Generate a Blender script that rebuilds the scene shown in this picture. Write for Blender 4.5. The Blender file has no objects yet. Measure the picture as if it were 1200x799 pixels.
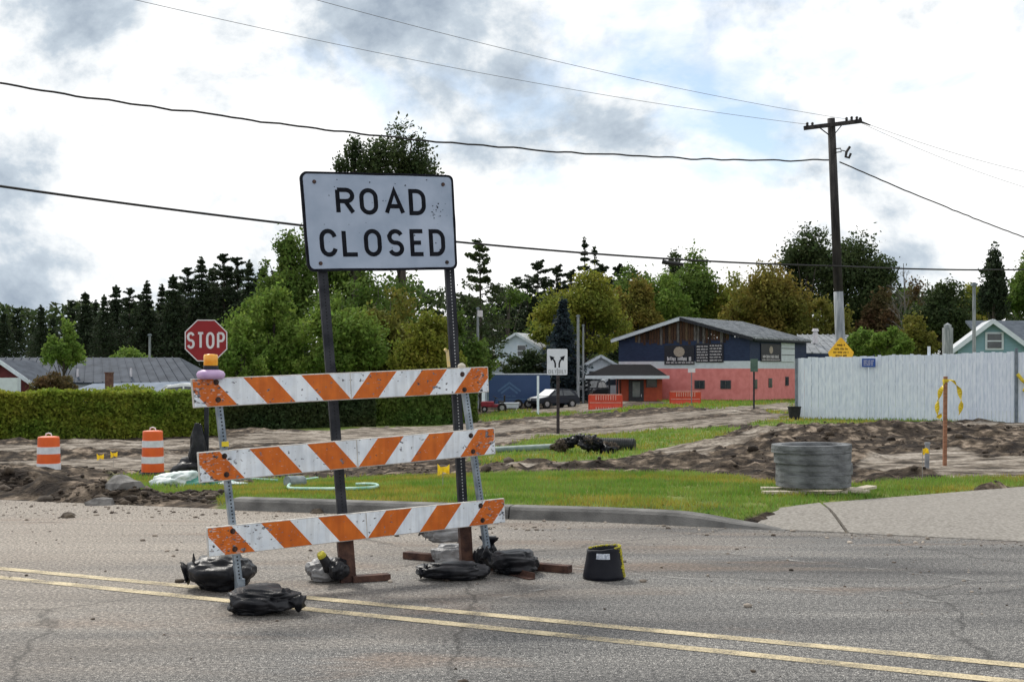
import bpy, bmesh, math, random
import numpy as np
from mathutils import Vector, Matrix, noise

random.seed(7)
rng = np.random.default_rng(7)
SC = bpy.context.scene
COL = SC.collection
R = math.radians

# ------------------------------------------------------------------ camera
CAM_H, F, HV, CU = 1.6, 1500.0, 435.0, 600.0      # eye height (m), focal (px of a 1200 px frame), horizon row
cd = bpy.data.cameras.new('camera'); cam = bpy.data.objects.new('camera', cd); COL.objects.link(cam)
cam.location = (0, 0, CAM_H); cam.rotation_euler = (R(90), 0, 0)
cd.sensor_width = 36; cd.lens = 36*F/1200; cd.shift_y = (HV-399.5)/1200
cd.clip_start = 0.05; cd.clip_end = 6000
SC.camera = cam

# ------------------------------------------------------------------ sky and sun
SUN_EL, SUN_AZ = 46, -28          # degrees; azimuth from straight ahead, negative = left
w = bpy.data.worlds.new('World'); SC.world = w; w.use_nodes = True
nt = w.node_tree; nt.nodes.clear()
def N(t, **k):
    n = nt.nodes.new(t)
    for a, b in k.items(): setattr(n, a, b)
    return n
L = nt.links.new
out = N('ShaderNodeOutputWorld')
sky = N('ShaderNodeTexSky', sky_type='NISHITA', sun_disc=False, sun_elevation=R(SUN_EL), sun_rotation=R(SUN_AZ))
bs = N('ShaderNodeBackground'); bs.inputs[1].default_value = 0.12; L(sky.outputs[0], bs.inputs[0])
tc = N('ShaderNodeTexCoord')
mp = N('ShaderNodeMapping'); mp.inputs['Scale'].default_value = (1, 1, 1.7); mp.inputs['Location'].default_value = (3.670, 6.900, 2.220)
L(tc.outputs['Generated'], mp.inputs[0])
n1 = N('ShaderNodeTexNoise'); n1.inputs['Scale'].default_value = 3.6; n1.inputs['Detail'].default_value = 9; n1.inputs['Roughness'].default_value = .55; n1.inputs['Distortion'].default_value = .35
n2 = N('ShaderNodeTexNoise'); n2.inputs['Scale'].default_value = 6.0; n2.inputs['Detail'].default_value = 10; n2.inputs['Roughness'].default_value = .60; n2.inputs['Distortion'].default_value = .12
mp2 = N('ShaderNodeMapping'); mp2.inputs['Scale'].default_value = (1, 1, 1.3); mp2.inputs['Location'].default_value = (8.580, -6.700, 8.000)
L(tc.outputs['Generated'], mp2.inputs[0]); L(mp.outputs[0], n1.inputs[0]); L(mp2.outputs[0], n2.inputs[0])
r1 = N('ShaderNodeValToRGB'); r1.color_ramp.elements[0].position = .33; r1.color_ramp.elements[1].position = .43   # cover: sky gaps where low
L(n1.outputs[0], r1.inputs[0])
r2 = N('ShaderNodeValToRGB'); cr = r2.color_ramp
cr.elements[0].position = .31; cr.elements[0].color = (.34, .41, .50, 1)
cr.elements[1].position = .51; cr.elements[1].color = (1.15, 1.15, 1.15, 1)
e = cr.elements.new(.405); e.color = (.58, .66, .74, 1)
e = cr.elements.new(.455); e.color = (.88, .92, .95, 1)
L(n2.outputs[0], r2.inputs[0])
bc = N('ShaderNodeBackground'); bc.inputs[1].default_value = 0.88; L(r2.outputs[0], bc.inputs[0])
mx = N('ShaderNodeMixShader'); L(r1.outputs[0], mx.inputs[0]); L(bs.outputs[0], mx.inputs[1]); L(bc.outputs[0], mx.inputs[2])
L(mx.outputs[0], out.inputs[0])
sd = bpy.data.lights.new('sun', 'SUN'); sun = bpy.data.objects.new('sun', sd); COL.objects.link(sun)
sd.energy = 2.6; sd.angle = R(10); sd.color = (1, .95, .87)
tosun = Vector((math.sin(R(SUN_AZ))*math.cos(R(SUN_EL)), math.cos(R(SUN_AZ))*math.cos(R(SUN_EL)), math.sin(R(SUN_EL))))
sun.rotation_euler = tosun.to_track_quat('Z', 'Y').to_euler(); sun.location = tosun*50
SC.view_settings.view_transform = 'Standard'; SC.view_settings.look = 'None'
SC.view_settings.exposure = 0.22; SC.view_settings.gamma = 1.0; SC.view_settings.use_curve_mapping = False
SC.render.engine = 'CYCLES'

# ------------------------------------------------------------------ material helpers
def mat(name, c1, c2=None, scale=6.0, rough=.75, bump=0.0, bscale=None, metal=0.0, detail=6, spec=.4, lo=.35, hi=.65, trans=0.0, attr=None, coord='Object', stretch=None):
    m = bpy.data.materials.new(name); m.use_nodes = True
    t = m.node_tree; b = t.nodes['Principled BSDF']
    b.inputs['Roughness'].default_value = rough; b.inputs['Metallic'].default_value = metal
    b.inputs['Specular IOR Level'].default_value = spec
    if c2 is None: c2 = tuple(x*.8 for x in c1)
    tcn = t.nodes.new('ShaderNodeTexCoord'); src = tcn.outputs[coord]
    if stretch:
        mpn = t.nodes.new('ShaderNodeMapping'); mpn.inputs['Scale'].default_value = stretch
        t.links.new(src, mpn.inputs[0]); src = mpn.outputs[0]
    nz = t.nodes.new('ShaderNodeTexNoise'); nz.inputs['Scale'].default_value = scale; nz.inputs['Detail'].default_value = detail
    t.links.new(src, nz.inputs[0])
    rp = t.nodes.new('ShaderNodeValToRGB'); rp.color_ramp.elements[0].position = lo; rp.color_ramp.elements[1].position = hi
    rp.color_ramp.elements[0].color = (*c1, 1); rp.color_ramp.elements[1].color = (*c2, 1)
    t.links.new(nz.outputs[0], rp.inputs[0]); col = rp.outputs[0]
    if attr:
        at = t.nodes.new('ShaderNodeAttribute'); at.attribute_name = attr
        mm = t.nodes.new('ShaderNodeMix'); mm.data_type = 'RGBA'; mm.blend_type = 'MULTIPLY'; mm.inputs[0].default_value = 1
        t.links.new(col, mm.inputs[6]); t.links.new(at.outputs[0], mm.inputs[7]); col = mm.outputs[2]
    t.links.new(col, b.inputs['Base Color'])
    if bump:
        nb = t.nodes.new('ShaderNodeTexNoise'); nb.inputs['Scale'].default_value = bscale or scale*4; nb.inputs['Detail'].default_value = 5
        t.links.new(src, nb.inputs[0])
        bn = t.nodes.new('ShaderNodeBump'); bn.inputs['Strength'].default_value = bump; bn.inputs['Distance'].default_value = .02
        t.links.new(nb.outputs[0], bn.inputs['Height']); t.links.new(bn.outputs[0], b.inputs['Normal'])
    if trans:
        tr = t.nodes.new('ShaderNodeBsdfTranslucent'); t.links.new(col, tr.inputs[0])
        ms = t.nodes.new('ShaderNodeMixShader'); ms.inputs[0].default_value = trans
        o = t.nodes['Material Output']
        t.links.new(b.outputs[0], ms.inputs[1]); t.links.new(tr.outputs[0], ms.inputs[2]); t.links.new(ms.outputs[0], o.inputs[0])
    return m

# ------------------------------------------------------------------ mesh helpers
def tag(o, label=None, cat=None, group=None, kind=None):
    if label: o['label'] = label
    if cat: o['category'] = cat
    if group: o['group'] = group
    if kind: o['kind'] = kind
    return o
def thing(name, label, cat, loc=(0, 0, 0), group=None):
    o = bpy.data.objects.new(name, None); COL.objects.link(o); o.location = loc; o.empty_display_size = .2
    return tag(o, label, cat, group)
def rootloc(p):
    if p is None: return Vector((0, 0, 0))
    while p.parent: p = p.parent
    return Vector(p.location)
class MB:
    """collects world-space geometry; build() makes ONE mesh object, stored relative to the root of its parent (or to its own base)"""
    def __init__(s): s.v = []; s.f = []; s.mi = []; s.m = 0
    def add(s, vs, fs):
        n = len(s.v); s.v += [tuple(p) for p in vs]
        for f in fs: s.f.append([i+n for i in f]); s.mi.append(s.m)
        return s
    def frame(s, o, ex, ey, ez):
        o, ex, ey, ez = map(Vector, (o, ex, ey, ez))
        vs = [o, o+ex, o+ex+ey, o+ey]; vs += [p+ez for p in vs]
        return s.add(vs, [(3, 2, 1, 0), (4, 5, 6, 7), (0, 1, 5, 4), (1, 2, 6, 5), (2, 3, 7, 6), (3, 0, 4, 7)])
    def box(s, c, d, rz=0, rot=None):
        M = rot or Matrix.Rotation(rz, 3, 'Z'); c = Vector(c)
        ex, ey, ez = (M @ Vector((d[0], 0, 0)), M @ Vector((0, d[1], 0)), M @ Vector((0, 0, d[2])))
        return s.frame(c-(ex+ey+ez)/2, ex, ey, ez)
    def bar(s, a, b, wd, th, up=(0, 0, 1)):
        a, b = Vector(a), Vector(b); d = (b-a); up = Vector(up)
        sx = d.cross(up)
        if sx.length < 1e-6: sx = d.cross(Vector((1, 0, 0)))
        sx.normalize(); sy = sx.cross(d).normalized()
        return s.frame(a-sx*wd/2-sy*th/2, d, sx*wd, sy*th)
    def cyl(s, a, b, r0, r1=None, n=12, caps=True):
        a, b = Vector(a), Vector(b); r1 = r0 if r1 is None else r1
        d = (b-a).normalized(); x = d.orthogonal().normalized(); y = d.cross(x)
        vs = []
        for p, r in ((a, r0), (b, r1)):
            for i in range(n):
                t = 2*math.pi*i/n; vs.append(p+x*(r*math.cos(t))+y*(r*math.sin(t)))
        fs = [(i, (i+1) % n, n+(i+1) % n, n+i) for i in range(n)]
        if caps: fs += [tuple(range(n-1, -1, -1)), tuple(range(n, 2*n))]
        return s.add(vs, fs)
    def tube(s, pts, r, n=6, r1=None):
        pts = [Vector(p) for p in pts]; m = len(pts); vs = []; fs = []
        up = None
        for i, p in enumerate(pts):
            d = (pts[min(i+1, m-1)]-pts[max(i-1, 0)]).normalized()
            if up is None: up = d.orthogonal().normalized()
            x = (up-d*up.dot(d)).normalized(); y = d.cross(x); up = x
            rr = r if r1 is None else r+(r1-r)*i/(m-1)
            for k in range(n):
                t = 2*math.pi*k/n; vs.append(p+x*(rr*math.cos(t))+y*(rr*math.sin(t)))
        for i in range(m-1):
            for k in range(n): fs.append((i*n+k, i*n+(k+1) % n, (i+1)*n+(k+1) % n, (i+1)*n+k))
        fs += [tuple(range(n-1, -1, -1)), tuple(range((m-1)*n, m*n))]
        return s.add(vs, fs)
    def lathe(s, c, prof, n=28):
        c = Vector(c); vs = []; fs = []; m = len(prof)
        for r, z in prof:
            for i in range(n):
                t = 2*math.pi*i/n; vs.append(c+Vector((r*math.cos(t), r*math.sin(t), z)))
        for j in range(m-1):
            for i in range(n): fs.append((j*n+i, j*n+(i+1) % n, (j+1)*n+(i+1) % n, (j+1)*n+i))
        fs += [tuple(range(n-1, -1, -1)), tuple(range((m-1)*n, m*n))]
        return s.add(vs, fs)
    def prism(s, poly, d):
        """poly: list of 3-D points in a plane, d: extrusion vector"""
        d = Vector(d); n = len(poly); a = [Vector(p) for p in poly]
        return s.add(a+[p+d for p in a], [tuple(range(n-1, -1, -1)), tuple(range(n, 2*n))]+[(i, (i+1) % n, n+(i+1) % n, n+i) for i in range(n)])
    def build(s, name, m, parent=None, smooth=False, bevel=0, base=None, kind=None):
        me = bpy.data.meshes.new(name)
        if parent is not None: off = rootloc(parent)
        elif base is not None: off = Vector(base)
        else:
            a = np.array(s.v); off = Vector(((a[:, 0].min()+a[:, 0].max())/2, (a[:, 1].min()+a[:, 1].max())/2, a[:, 2].min()))
        me.from_pydata([(p[0]-off.x, p[1]-off.y, p[2]-off.z) for p in s.v], [], s.f)
        bm = bmesh.new(); bm.from_mesh(me)
        bmesh.ops.recalc_face_normals(bm, faces=bm.faces)
        if bevel: bmesh.ops.bevel(bm, geom=bm.edges[:], offset=bevel, segments=2, affect='EDGES', profile=.6, clamp_overlap=True)
        bm.to_mesh(me); bm.free()
        if isinstance(m, (list, tuple)):
            for q in m: me.materials.append(q)
            if not bevel: me.polygons.foreach_set('material_index', s.mi)
        else: me.materials.append(m)
        if smooth: me.polygons.foreach_set('use_smooth', [True]*len(me.polygons))
        o = bpy.data.objects.new(name, me); COL.objects.link(o)
        if parent is not None: o.parent = parent
        else: o.location = off
        if kind: o['kind'] = kind
        return o
def np_mesh(name, V, Fq, m, parent=None, tint=None, smooth=False, base=(0, 0, 0)):
    """fast mesh from numpy: V (n,3) world, Fq (k,3 or 4)"""
    off = rootloc(parent) if parent is not None else Vector(base)
    V = V-np.array(off); k = Fq.shape[1]
    me = bpy.data.meshes.new(name); me.vertices.add(len(V)); me.vertices.foreach_set('co', V.astype(np.float32).ravel())
    me.loops.add(Fq.size); me.loops.foreach_set('vertex_index', Fq.astype(np.int32).ravel())
    me.polygons.add(len(Fq)); me.polygons.foreach_set('loop_start', np.arange(0, Fq.size, k, dtype=np.int32))
    me.polygons.foreach_set('loop_total', np.full(len(Fq), k, dtype=np.int32))
    if smooth: me.polygons.foreach_set('use_smooth', np.ones(len(Fq), dtype=bool))
    me.update(calc_edges=True)
    if tint is not None:
        a = me.color_attributes.new('tint', 'FLOAT_COLOR', 'POINT')
        c = np.ones((len(V), 4), np.float32); c[:, :3] = tint; a.data.foreach_set('color', c.ravel())
    me.materials.append(m)
    o = bpy.data.objects.new(name, me); COL.objects.link(o)
    if parent is not None: o.parent = parent
    else: o.location = off
    return o

# ------------------------------------------------------------------ terrain height
XL = [-4.5, 1.6, 9.0]
PR = [([-50, 13, 15, 18, 23.4, 27.3, 36, 47, 75, 100, 200, 5000], [0, 0, .05, -.10, -.40, -.60, -.75, -.95, -1.2, -1.4, -1.6, -1.6]),
      ([-50, 12.8, 14.0, 17, 21, 28, 45, 65, 100, 200, 5000], [0, 0, .12, .1, 0, -.2, -.6, -.85, -1.3, -1.6, -1.6]),
      ([-50, 11.5, 13.5, 25, 41, 50, 65, 85, 105, 200, 5000], [0, 0, .10, .12, .12, -.1, -.5, -.7, -.85, -1.6, -1.6])]
EDGE = [(-400, 180), (-60, 38), (-10, 17.2), (-3.04, 14.72), (0, 13.87), (.91, 13.64), (2.18, 13.1), (4.8, 12.0), (8, 10.4), (60, -16), (400, -180)]
EX, EY = [p[0] for p in EDGE], [p[1] for p in EDGE]
def base_h(x, y):
    x, y = np.asarray(x, float), np.asarray(y, float)
    z = [np.interp(y, a, b) for a, b in PR]
    t1 = np.clip((x-XL[0])/(XL[1]-XL[0]), 0, 1); t2 = np.clip((x-XL[1])/(XL[2]-XL[1]), 0, 1)
    t1 = t1*t1*(3-2*t1); t2 = t2*t2*(3-2*t2)
    return (z[0]*(1-t1)+z[1]*t1)*(1-t2)+z[2]*t2
def G(x, y): return float(base_h(x, y))
def px(u, v, D): return Vector(((u-CU)/F*D, D, CAM_H+(HV-v)/F*D))
def gp(u, v):
    """pixel -> point where its ray meets the bare ground"""
    lo, hi = 3.0, 3.0
    f = lambda D: CAM_H+(HV-v)/F*D-G((u-CU)/F*D, D)
    while f(hi) > 0 and hi < 900: lo = hi; hi *= 1.03
    for _ in range(40):
        m = (lo+hi)/2
        if f(m) > 0: lo = m
        else: hi = m
    D = (lo+hi)/2
    return Vector(((u-CU)/F*D, D, G((u-CU)/F*D, D)))
class Plane:
    """vertical plane through two plan points; p(u,v) = where the pixel's ray meets it"""
    def __init__(s, a, b): s.a = Vector((a[0], a[1], 0)); d = Vector((b[0]-a[0], b[1]-a[1], 0)); s.L = d.length; s.e = d.normalized(); s.n = Vector((s.e.y, -s.e.x, 0)); s.n *= -1 if s.n.y > 0 else 1
    def p(s, u, v, off=0):
        k = (u-CU)/F; nx, ny = s.n.x, s.n.y; c = s.a.x*nx+s.a.y*ny+off
        D = c/(k*nx+ny); return px(u, v, D)
# ------------------------------------------------------------------ numpy noise
_tab = rng.random((256, 256))
def vn(x, y):
    xi, yi = np.floor(x).astype(int), np.floor(y).astype(int); fx, fy = x-xi, y-yi
    fx = fx*fx*(3-2*fx); fy = fy*fy*(3-2*fy); g = lambda a, b: _tab[a & 255, b & 255]
    return (g(xi, yi)*(1-fx)+g(xi+1, yi)*fx)*(1-fy)+(g(xi, yi+1)*(1-fx)+g(xi+1, yi+1)*fx)*fy
def fbm(x, y, sc, oc=4):
    s = 0; a = .5
    for i in range(oc): s = s+a*vn(x*sc+i*17.3, y*sc+i*9.1); sc *= 2.03; a *= .5
    return s/(1-.5**oc)
def inpoly(x, y, P):
    r = np.zeros(x.shape, bool); n = len(P)
    for i in range(n):
        x0, y0 = P[i]; x1, y1 = P[(i+1) % n]
        c = ((y0 > y) != (y1 > y)); r ^= c & (x < (x1-x0)*(y-y0)/((y1-y0) if y1 != y0 else 1e-9)+x0)
    return r
def gpoly(pts): return [tuple(gp(u, v)[:2]) for u, v in pts]

GRASS = [gpoly(p) for p in (
    [(255, 606), (258, 572), (340, 561), (560, 556), (650, 553), (800, 553), (890, 562), (1000, 567), (1100, 560), (1240, 546), (1240, 563), (970, 591), (880, 605), (850, 622), (600, 612)],
    [(560, 529), (640, 511), (760, 504), (868, 501), (840, 519), (770, 527), (690, 541), (600, 543), (556, 547)],
    [(880, 499), (905, 489), (935, 489), (1260, 483), (1260, 492), (1000, 496), (930, 499)],
    [(545, 488), (600, 481), (690, 480), (660, 486), (560, 495)],
    [(815, 479), (850, 470), (950, 463), (950, 471), (850, 481)],
    [(675, 486), (720, 480), (790, 473), (800, 477), (740, 484)],
    [(118, 577), (150, 556), (222, 553), (262, 566), (256, 580)])]
GRASS.append([(-14, 20), (-9.5, 18.2), (-7.5, 19.5), (-8.5, 22), (-14, 24)])
PALE = [gpoly(p) for p in (
    [(-40, 523), (250, 512), (420, 502), (560, 495), (560, 503), (300, 523), (-40, 531)],
    [(-40, 541), (160, 536), (330, 531), (330, 545), (240, 552), (-40, 552)],
    [(560, 501), (650, 494), (760, 487), (940, 474), (940, 480), (800, 491), (660, 501), (560, 510)],
    [(560, 514), (700, 502), (850, 489), (935, 483), (935, 489), (870, 498), (760, 504), (640, 511), (560, 522)],
    [(1010, 548), (1040, 532), (1110, 527), (1160, 536), (1200, 533), (1240, 540), (1240, 558), (1120, 560)],
    [(600, 484), (650, 476), (700, 468), (735, 470), (720, 479), (650, 484)],
    [(940, 500), (1240, 494), (1240, 498), (940, 505)],
    [(640, 543), (700, 538), (740, 541), (690, 546)], [(590, 546), (640, 545), (650, 549), (590, 551)],
    [(760, 529), (860, 519), (930, 503), (960, 507), (880, 525), (800, 535)],
    [(830, 478), (935, 470), (935, 474), (850, 483)])]
MOUND = []      # x, y, rx, ry, height
for u, v, rx, ry, h in [(20, 576, .9, .55, .34), (70, 582, .9, .5, .30), (120, 585, .9, .5, .20), (165, 590, .8, .42, .19), (205, 592, .7, .38, .19), (245, 595, .6, .33, .30), (262, 597, .4, .28, .22), (90, 566, 1.5, .7, .26), (40, 562, 1.4, .6, .25),
                        (-20, 570, 1.0, .6, .35), (20, 553, 2.0, .8, .22), (600, 549, 1.2, .5, .10), (700, 549, 1.3, .5, .10), (790, 543, 1.2, .5, .16), (850, 536, 1.3, .7, .2), (905, 527, 1.4, .9, .26), (960, 519, 1.8, 1.2, .3), (850, 550, .5, .25, .16),
                        (1020, 512, 2.2, 1.2, .26), (1080, 507, 2.4, 1.2, .22), (1150, 512, 2.0, 1.0, .22), (1000, 540, .9, .5, .14), (1060, 556, .7, .3, .10), (1150, 525, 1.2, .7, .16), (1200, 520, 1.4, .8, .2),
                        (900, 512, 2, 1.2, .24), (840, 524, 1.6, .8, .15), (620, 496, 4, 1.2, .22), (690, 490, 5, 1.2, .2), (760, 482, 5, 1.2, .22), (880, 484, 4, 1.3, .2), (915, 480, 3.5, 1.2, .2), (230, 522, 3, .7, .18), (120, 534, 3, .7, .15), (40, 535, 3, .6, .15),
                        (300, 507, 4, .8, .2), (60, 519, 4, .6, .15), (380, 501, 4, .9, .15)]:
    p = gp(u, v); MOUND.append((p.x, p.y, rx, ry, h))
DRIVE_A = [(2.42, 13.02), (3.30, 12.66), (3.50, 14.55), (2.95, 14.05)]
DRIVE_B = [(3.335, 12.645), (4.8, 12.02), (8.0, 10.42), (10.5, 15.4), (6.64, 16.6), (3.535, 14.56)]
DRIVE = DRIVE_A[:2]+DRIVE_B[1:]+[DRIVE_A[3]]
def masks(x, y):
    wob = .25+np.clip((y-20)*.03, 0, 1.2)
    xx = x+(fbm(x, y, .9)-.5)*wob*2.4; yy = y+(fbm(x+40, y+11, .9)-.5)*wob*2.4
    g = np.zeros(x.shape, bool); p = g.copy()
    for q in GRASS: g |= inpoly(xx, yy, q)
    for q in PALE: p |= inpoly(xx, yy, q)
    far = (y > 125) | ((x < -3) & (y > 49-.0*x+np.clip((x+20)*.7, -30, 30))) | (x > 12) & (y > 42)
    g |= far & ~p
    road = y < np.interp(x, EX, EY)
    return g & ~p, p, road
def height(x, y, g=None, p=None):
    if g is None: g, p, _ = masks(x, y)
    z = base_h(x, y)
    d = (~g).astype(float)*np.clip((70-y)/30, 0, 1)
    edge = np.interp(x, EX, EY); k = np.clip((y-edge)/.5, 0, 1)
    amp = np.where(p, .03, .17)*d*k
    z = z+amp*(fbm(x, y, .8)-.5)*1.3+amp*.8*(np.abs(fbm(x+9, y, 2.2)-.5)*2-.3)+amp*.35*(fbm(x, y, 7.0, 2)-.5)
    for mx_, my_, rx, ry, h in MOUND:
        q = ((x-mx_)/rx)**2+((y-my_)/ry)**2
        z = z+np.where(g, .35, 1)*k*h*np.exp(-q*1.4)*(.45+1.1*fbm(x+mx_, y, 2.6))
    dv = inpoly(x, y, DRIVE)
    z = np.where(dv, np.minimum(z, base_h(x, y)-.02), z)
    z = z*k+(-.03)*(1-k)
    return z
def H1(x, y): return float(height(np.array([float(x)]), np.array([float(y)]))[0])
def grow(a, stp, f, lim):
    o = []; s = stp
    while abs(a) < lim: a += s; s *= f; o.append(a)
    return o
xs = np.array(sorted(grow(-16, -.2, 1.11, 2600)+list(np.arange(-16, 17.01, .13))+grow(17, .2, 1.11, 2600)))
ys = np.array(sorted(grow(11, -.3, 1.25, 300)+list(np.arange(11, 30, .11))+list(np.arange(30, 52, .26))+list(np.arange(52, 125, .8))+grow(125, 1, 1.1, 3200)))
gx, gy = np.meshgrid(xs, ys); gr, pl, rd = masks(gx, gy); gz = height(gx, gy, gr, pl)
nx, ny = len(xs), len(ys)
V = np.stack([gx, gy, gz], -1).reshape(-1, 3); i0 = (np.arange(ny-1)[:, None]*nx+np.arange(nx-1)[None]).ravel()
Fq = np.stack([i0, i0+1, i0+nx+1, i0+nx], 1)
# ground material: grass / pale gravel / dark soil by the mask attribute
gm = bpy.data.materials.new('ground_soil'); gm.use_nodes = True; t = gm.node_tree; b = t.nodes['Principled BSDF']; b.inputs['Roughness'].default_value = .95; b.inputs['Specular IOR Level'].default_value = .15
def ramp_noise(t, scale, stops, detail=6, coord=None, dist=0, stretch=None, rot=0):
    c = t.nodes.new('ShaderNodeTexCoord'); src = c.outputs['Object']
    if stretch:
        q = t.nodes.new('ShaderNodeMapping'); q.inputs['Scale'].default_value = stretch; q.inputs['Rotation'].default_value = (0, 0, rot); t.links.new(src, q.inputs[0]); src = q.outputs[0]
    n = t.nodes.new('ShaderNodeTexNoise'); n.inputs['Scale'].default_value = scale; n.inputs['Detail'].default_value = detail; n.inputs['Distortion'].default_value = dist
    t.links.new(src, n.inputs[0]); r = t.nodes.new('ShaderNodeValToRGB'); el = r.color_ramp.elements
    el[0].position, el[0].color = stops[0][0], (*stops[0][1], 1); el[1].position, el[1].color = stops[-1][0], (*stops[-1][1], 1)
    for ps, c_ in stops[1:-1]: q = el.new(ps); q.color = (*c_, 1)
    t.links.new(n.outputs[0], r.inputs[0]); return r.outputs[0], n.outputs[0]
def mixc(t, f, a, b_, mode='MIX'):
    m = t.nodes.new('ShaderNodeMix'); m.data_type = 'RGBA'; m.blend_type = mode
    for s_, val in ((0, f), (6, a), (7, b_)):
        if hasattr(val, 'links'): t.links.new(val, m.inputs[s_])
        elif s_ == 0: m.inputs[0].default_value = val
        else: m.inputs[s_].default_value = (*val, 1)
    return m.outputs[2]
at = t.nodes.new('ShaderNodeAttribute'); at.attribute_name = 'tint'; sp = t.nodes.new('ShaderNodeSeparateColor'); t.links.new(at.outputs[0], sp.inputs[0])
soil, hn = ramp_noise(t, 3.0, [(.36, (.014, .010, .008)), (.49, (.044, .033, .024)), (.57, (.11, .085, .062)), (.67, (.27, .215, .165))], 10, dist=.4)
pale, _ = ramp_noise(t, 1.6, [(.36, (.04, .032, .025)), (.46, (.15, .125, .10)), (.55, (.27, .235, .195)), (.72, (.40, .36, .315))], 10, stretch=(1, 1.4, 1))
grs, _ = ramp_noise(t, 1.2, [(.3, (.055, .08, .02)), (.5, (.12, .175, .03)), (.64, (.19, .21, .06)), (.76, (.13, .10, .055))], 9)
sfine, _ = ramp_noise(t, 11, [(.35, (.5, .48, .46)), (.5, (1, 1, 1)), (.65, (1.35, 1.35, 1.35))], 9); c = mixc(t, sp.outputs[1], soil, pale); c = mixc(t, .85, c, sfine, 'MULTIPLY'); c = mixc(t, sp.outputs[0], c, grs); t.links.new(c, b.inputs['Base Color'])
_, fine = ramp_noise(t, 22, [(0, (0, 0, 0)), (1, (1, 1, 1))], 8)
bn = t.nodes.new('ShaderNodeBump'); bn.inputs['Strength'].default_value = .9; bn.inputs['Distance'].default_value = .06; t.links.new(fine, bn.inputs['Height']); t.links.new(bn.outputs[0], b.inputs['Normal'])
tint = np.stack([gr, pl & ~gr, ~gr & ~pl], -1).reshape(-1, 3).astype(np.float32)
ground = np_mesh('ground', V, Fq, gm, tint=tint, smooth=True); tag(ground, kind='structure')

# ------------------------------------------------------------------ road
am = bpy.data.materials.new('asphalt'); am.use_nodes = True; t = am.node_tree; b = t.nodes['Principled BSDF']; b.inputs['Roughness'].default_value = .82; b.inputs['Specular IOR Level'].default_value = .3
agg, aggn = ramp_noise(t, 120, [(.34, (.022, .022, .023)), (.45, (.085, .084, .084)), (.54, (.155, .153, .15)), (.64, (.42, .41, .40))], 2)
coarse, _ = ramp_noise(t, 34, [(.36, (.45, .45, .46)), (.47, (.84, .84, .84)), (.55, (1.05, 1.04, 1.03)), (.66, (1.6, 1.58, 1.55))], 4)
big, _ = ramp_noise(t, .55, [(.30, (.55, .55, .56)), (.5, (.92, .92, .91)), (.68, (1.25, 1.24, 1.2))], 6, dist=.6, stretch=(.6, 1.7, 1), rot=.45)
strk, _ = ramp_noise(t, 1.5, [(.35, (.78, .78, .78)), (.65, (1.15, 1.14, 1.12))], 8, stretch=(.16, 2.2, 1), rot=.45)
c = mixc(t, 1, agg, big, 'MULTIPLY'); c = mixc(t, 1, c, strk, 'MULTIPLY'); c = mixc(t, 1, c, coarse, 'MULTIPLY')
dust, dn = ramp_noise(t, 55, [(.3, (.12, .098, .076)), (.46, (.28, .235, .19)), (.54, (.36, .31, .255)), (.68, (.58, .52, .44))], 6)
tcn = t.nodes.new('ShaderNodeTexCoord'); sx = t.nodes.new('ShaderNodeSeparateXYZ'); t.links.new(tcn.outputs['Object'], sx.inputs[0])
def mth(t, op, a, b_):
    m = t.nodes.new('ShaderNodeMath'); m.operation = op
    for i, q in enumerate((a, b_)):
        if hasattr(q, 'links'): t.links.new(q, m.inputs[i])
        else: m.inputs[i].default_value = q
    return m.outputs[0]
g_ = mth(t, 'ADD', mth(t, 'MULTIPLY', sx.outputs[0], -.13), mth(t, 'MULTIPLY', sx.outputs[1], .11))      # more silt towards the torn-up verge
_, nb_ = ramp_noise(t, .8, [(0, (0, 0, 0)), (1, (1, 1, 1))], 10, dist=.9, stretch=(.45, 1.9, 1), rot=.45)
g_ = mth(t, 'ADD', g_, mth(t, 'MULTIPLY', nb_, 1.5)); g_ = mth(t, 'ADD', g_, mth(t, 'MULTIPLY', aggn, .55))
mr = t.nodes.new('ShaderNodeMapRange'); mr.inputs['From Min'].default_value = 1.88; mr.inputs['From Max'].default_value = 2.85; mr.inputs['To Max'].default_value = .62; t.links.new(g_, mr.inputs[0])
dust = mixc(t, .75, dust, coarse, 'MULTIPLY')
c = mixc(t, mr.outputs[0], c, dust)
vo = t.nodes.new('ShaderNodeTexVoronoi'); vo.feature = 'DISTANCE_TO_EDGE'; vo.inputs['Scale'].default_value = .42; vo.inputs['Randomness'].default_value = 1
nw = t.nodes.new('ShaderNodeTexNoise'); nw.inputs['Scale'].default_value = 1.6; nw.inputs['Detail'].default_value = 6; vm = t.nodes.new('ShaderNodeMix'); vm.data_type = 'VECTOR'; vm.inputs[0].default_value = .35
t.links.new(tcn.outputs['Object'], nw.inputs[0]); t.links.new(tcn.outputs['Object'], vm.inputs[4]); t.links.new(nw.outputs['Color'], vm.inputs[5]); t.links.new(vm.outputs[1], vo.inputs[0])
ck = t.nodes.new('ShaderNodeMapRange'); ck.inputs['From Min'].default_value = .001; ck.inputs['From Max'].default_value = .007; ck.inputs['To Min'].default_value = .35; ck.inputs['To Max'].default_value = 1; t.links.new(vo.outputs['Distance'], ck.inputs[0])
_, sn = ramp_noise(t, .9, [(0, (0, 0, 0)), (1, (1, 1, 1))], 10, dist=.5, stretch=(.6, 1.5, 1), rot=.45); ms_ = t.nodes.new('ShaderNodeMapRange'); ms_.inputs['From Min'].default_value = .56; ms_.inputs['From Max'].default_value = .70; ms_.inputs['To Max'].default_value = .5; t.links.new(sn, ms_.inputs[0]); mud = mixc(t, 1, (.17, .115, .08), coarse, 'MULTIPLY'); c = mixc(t, ms_.outputs[0], c, mud)
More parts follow.
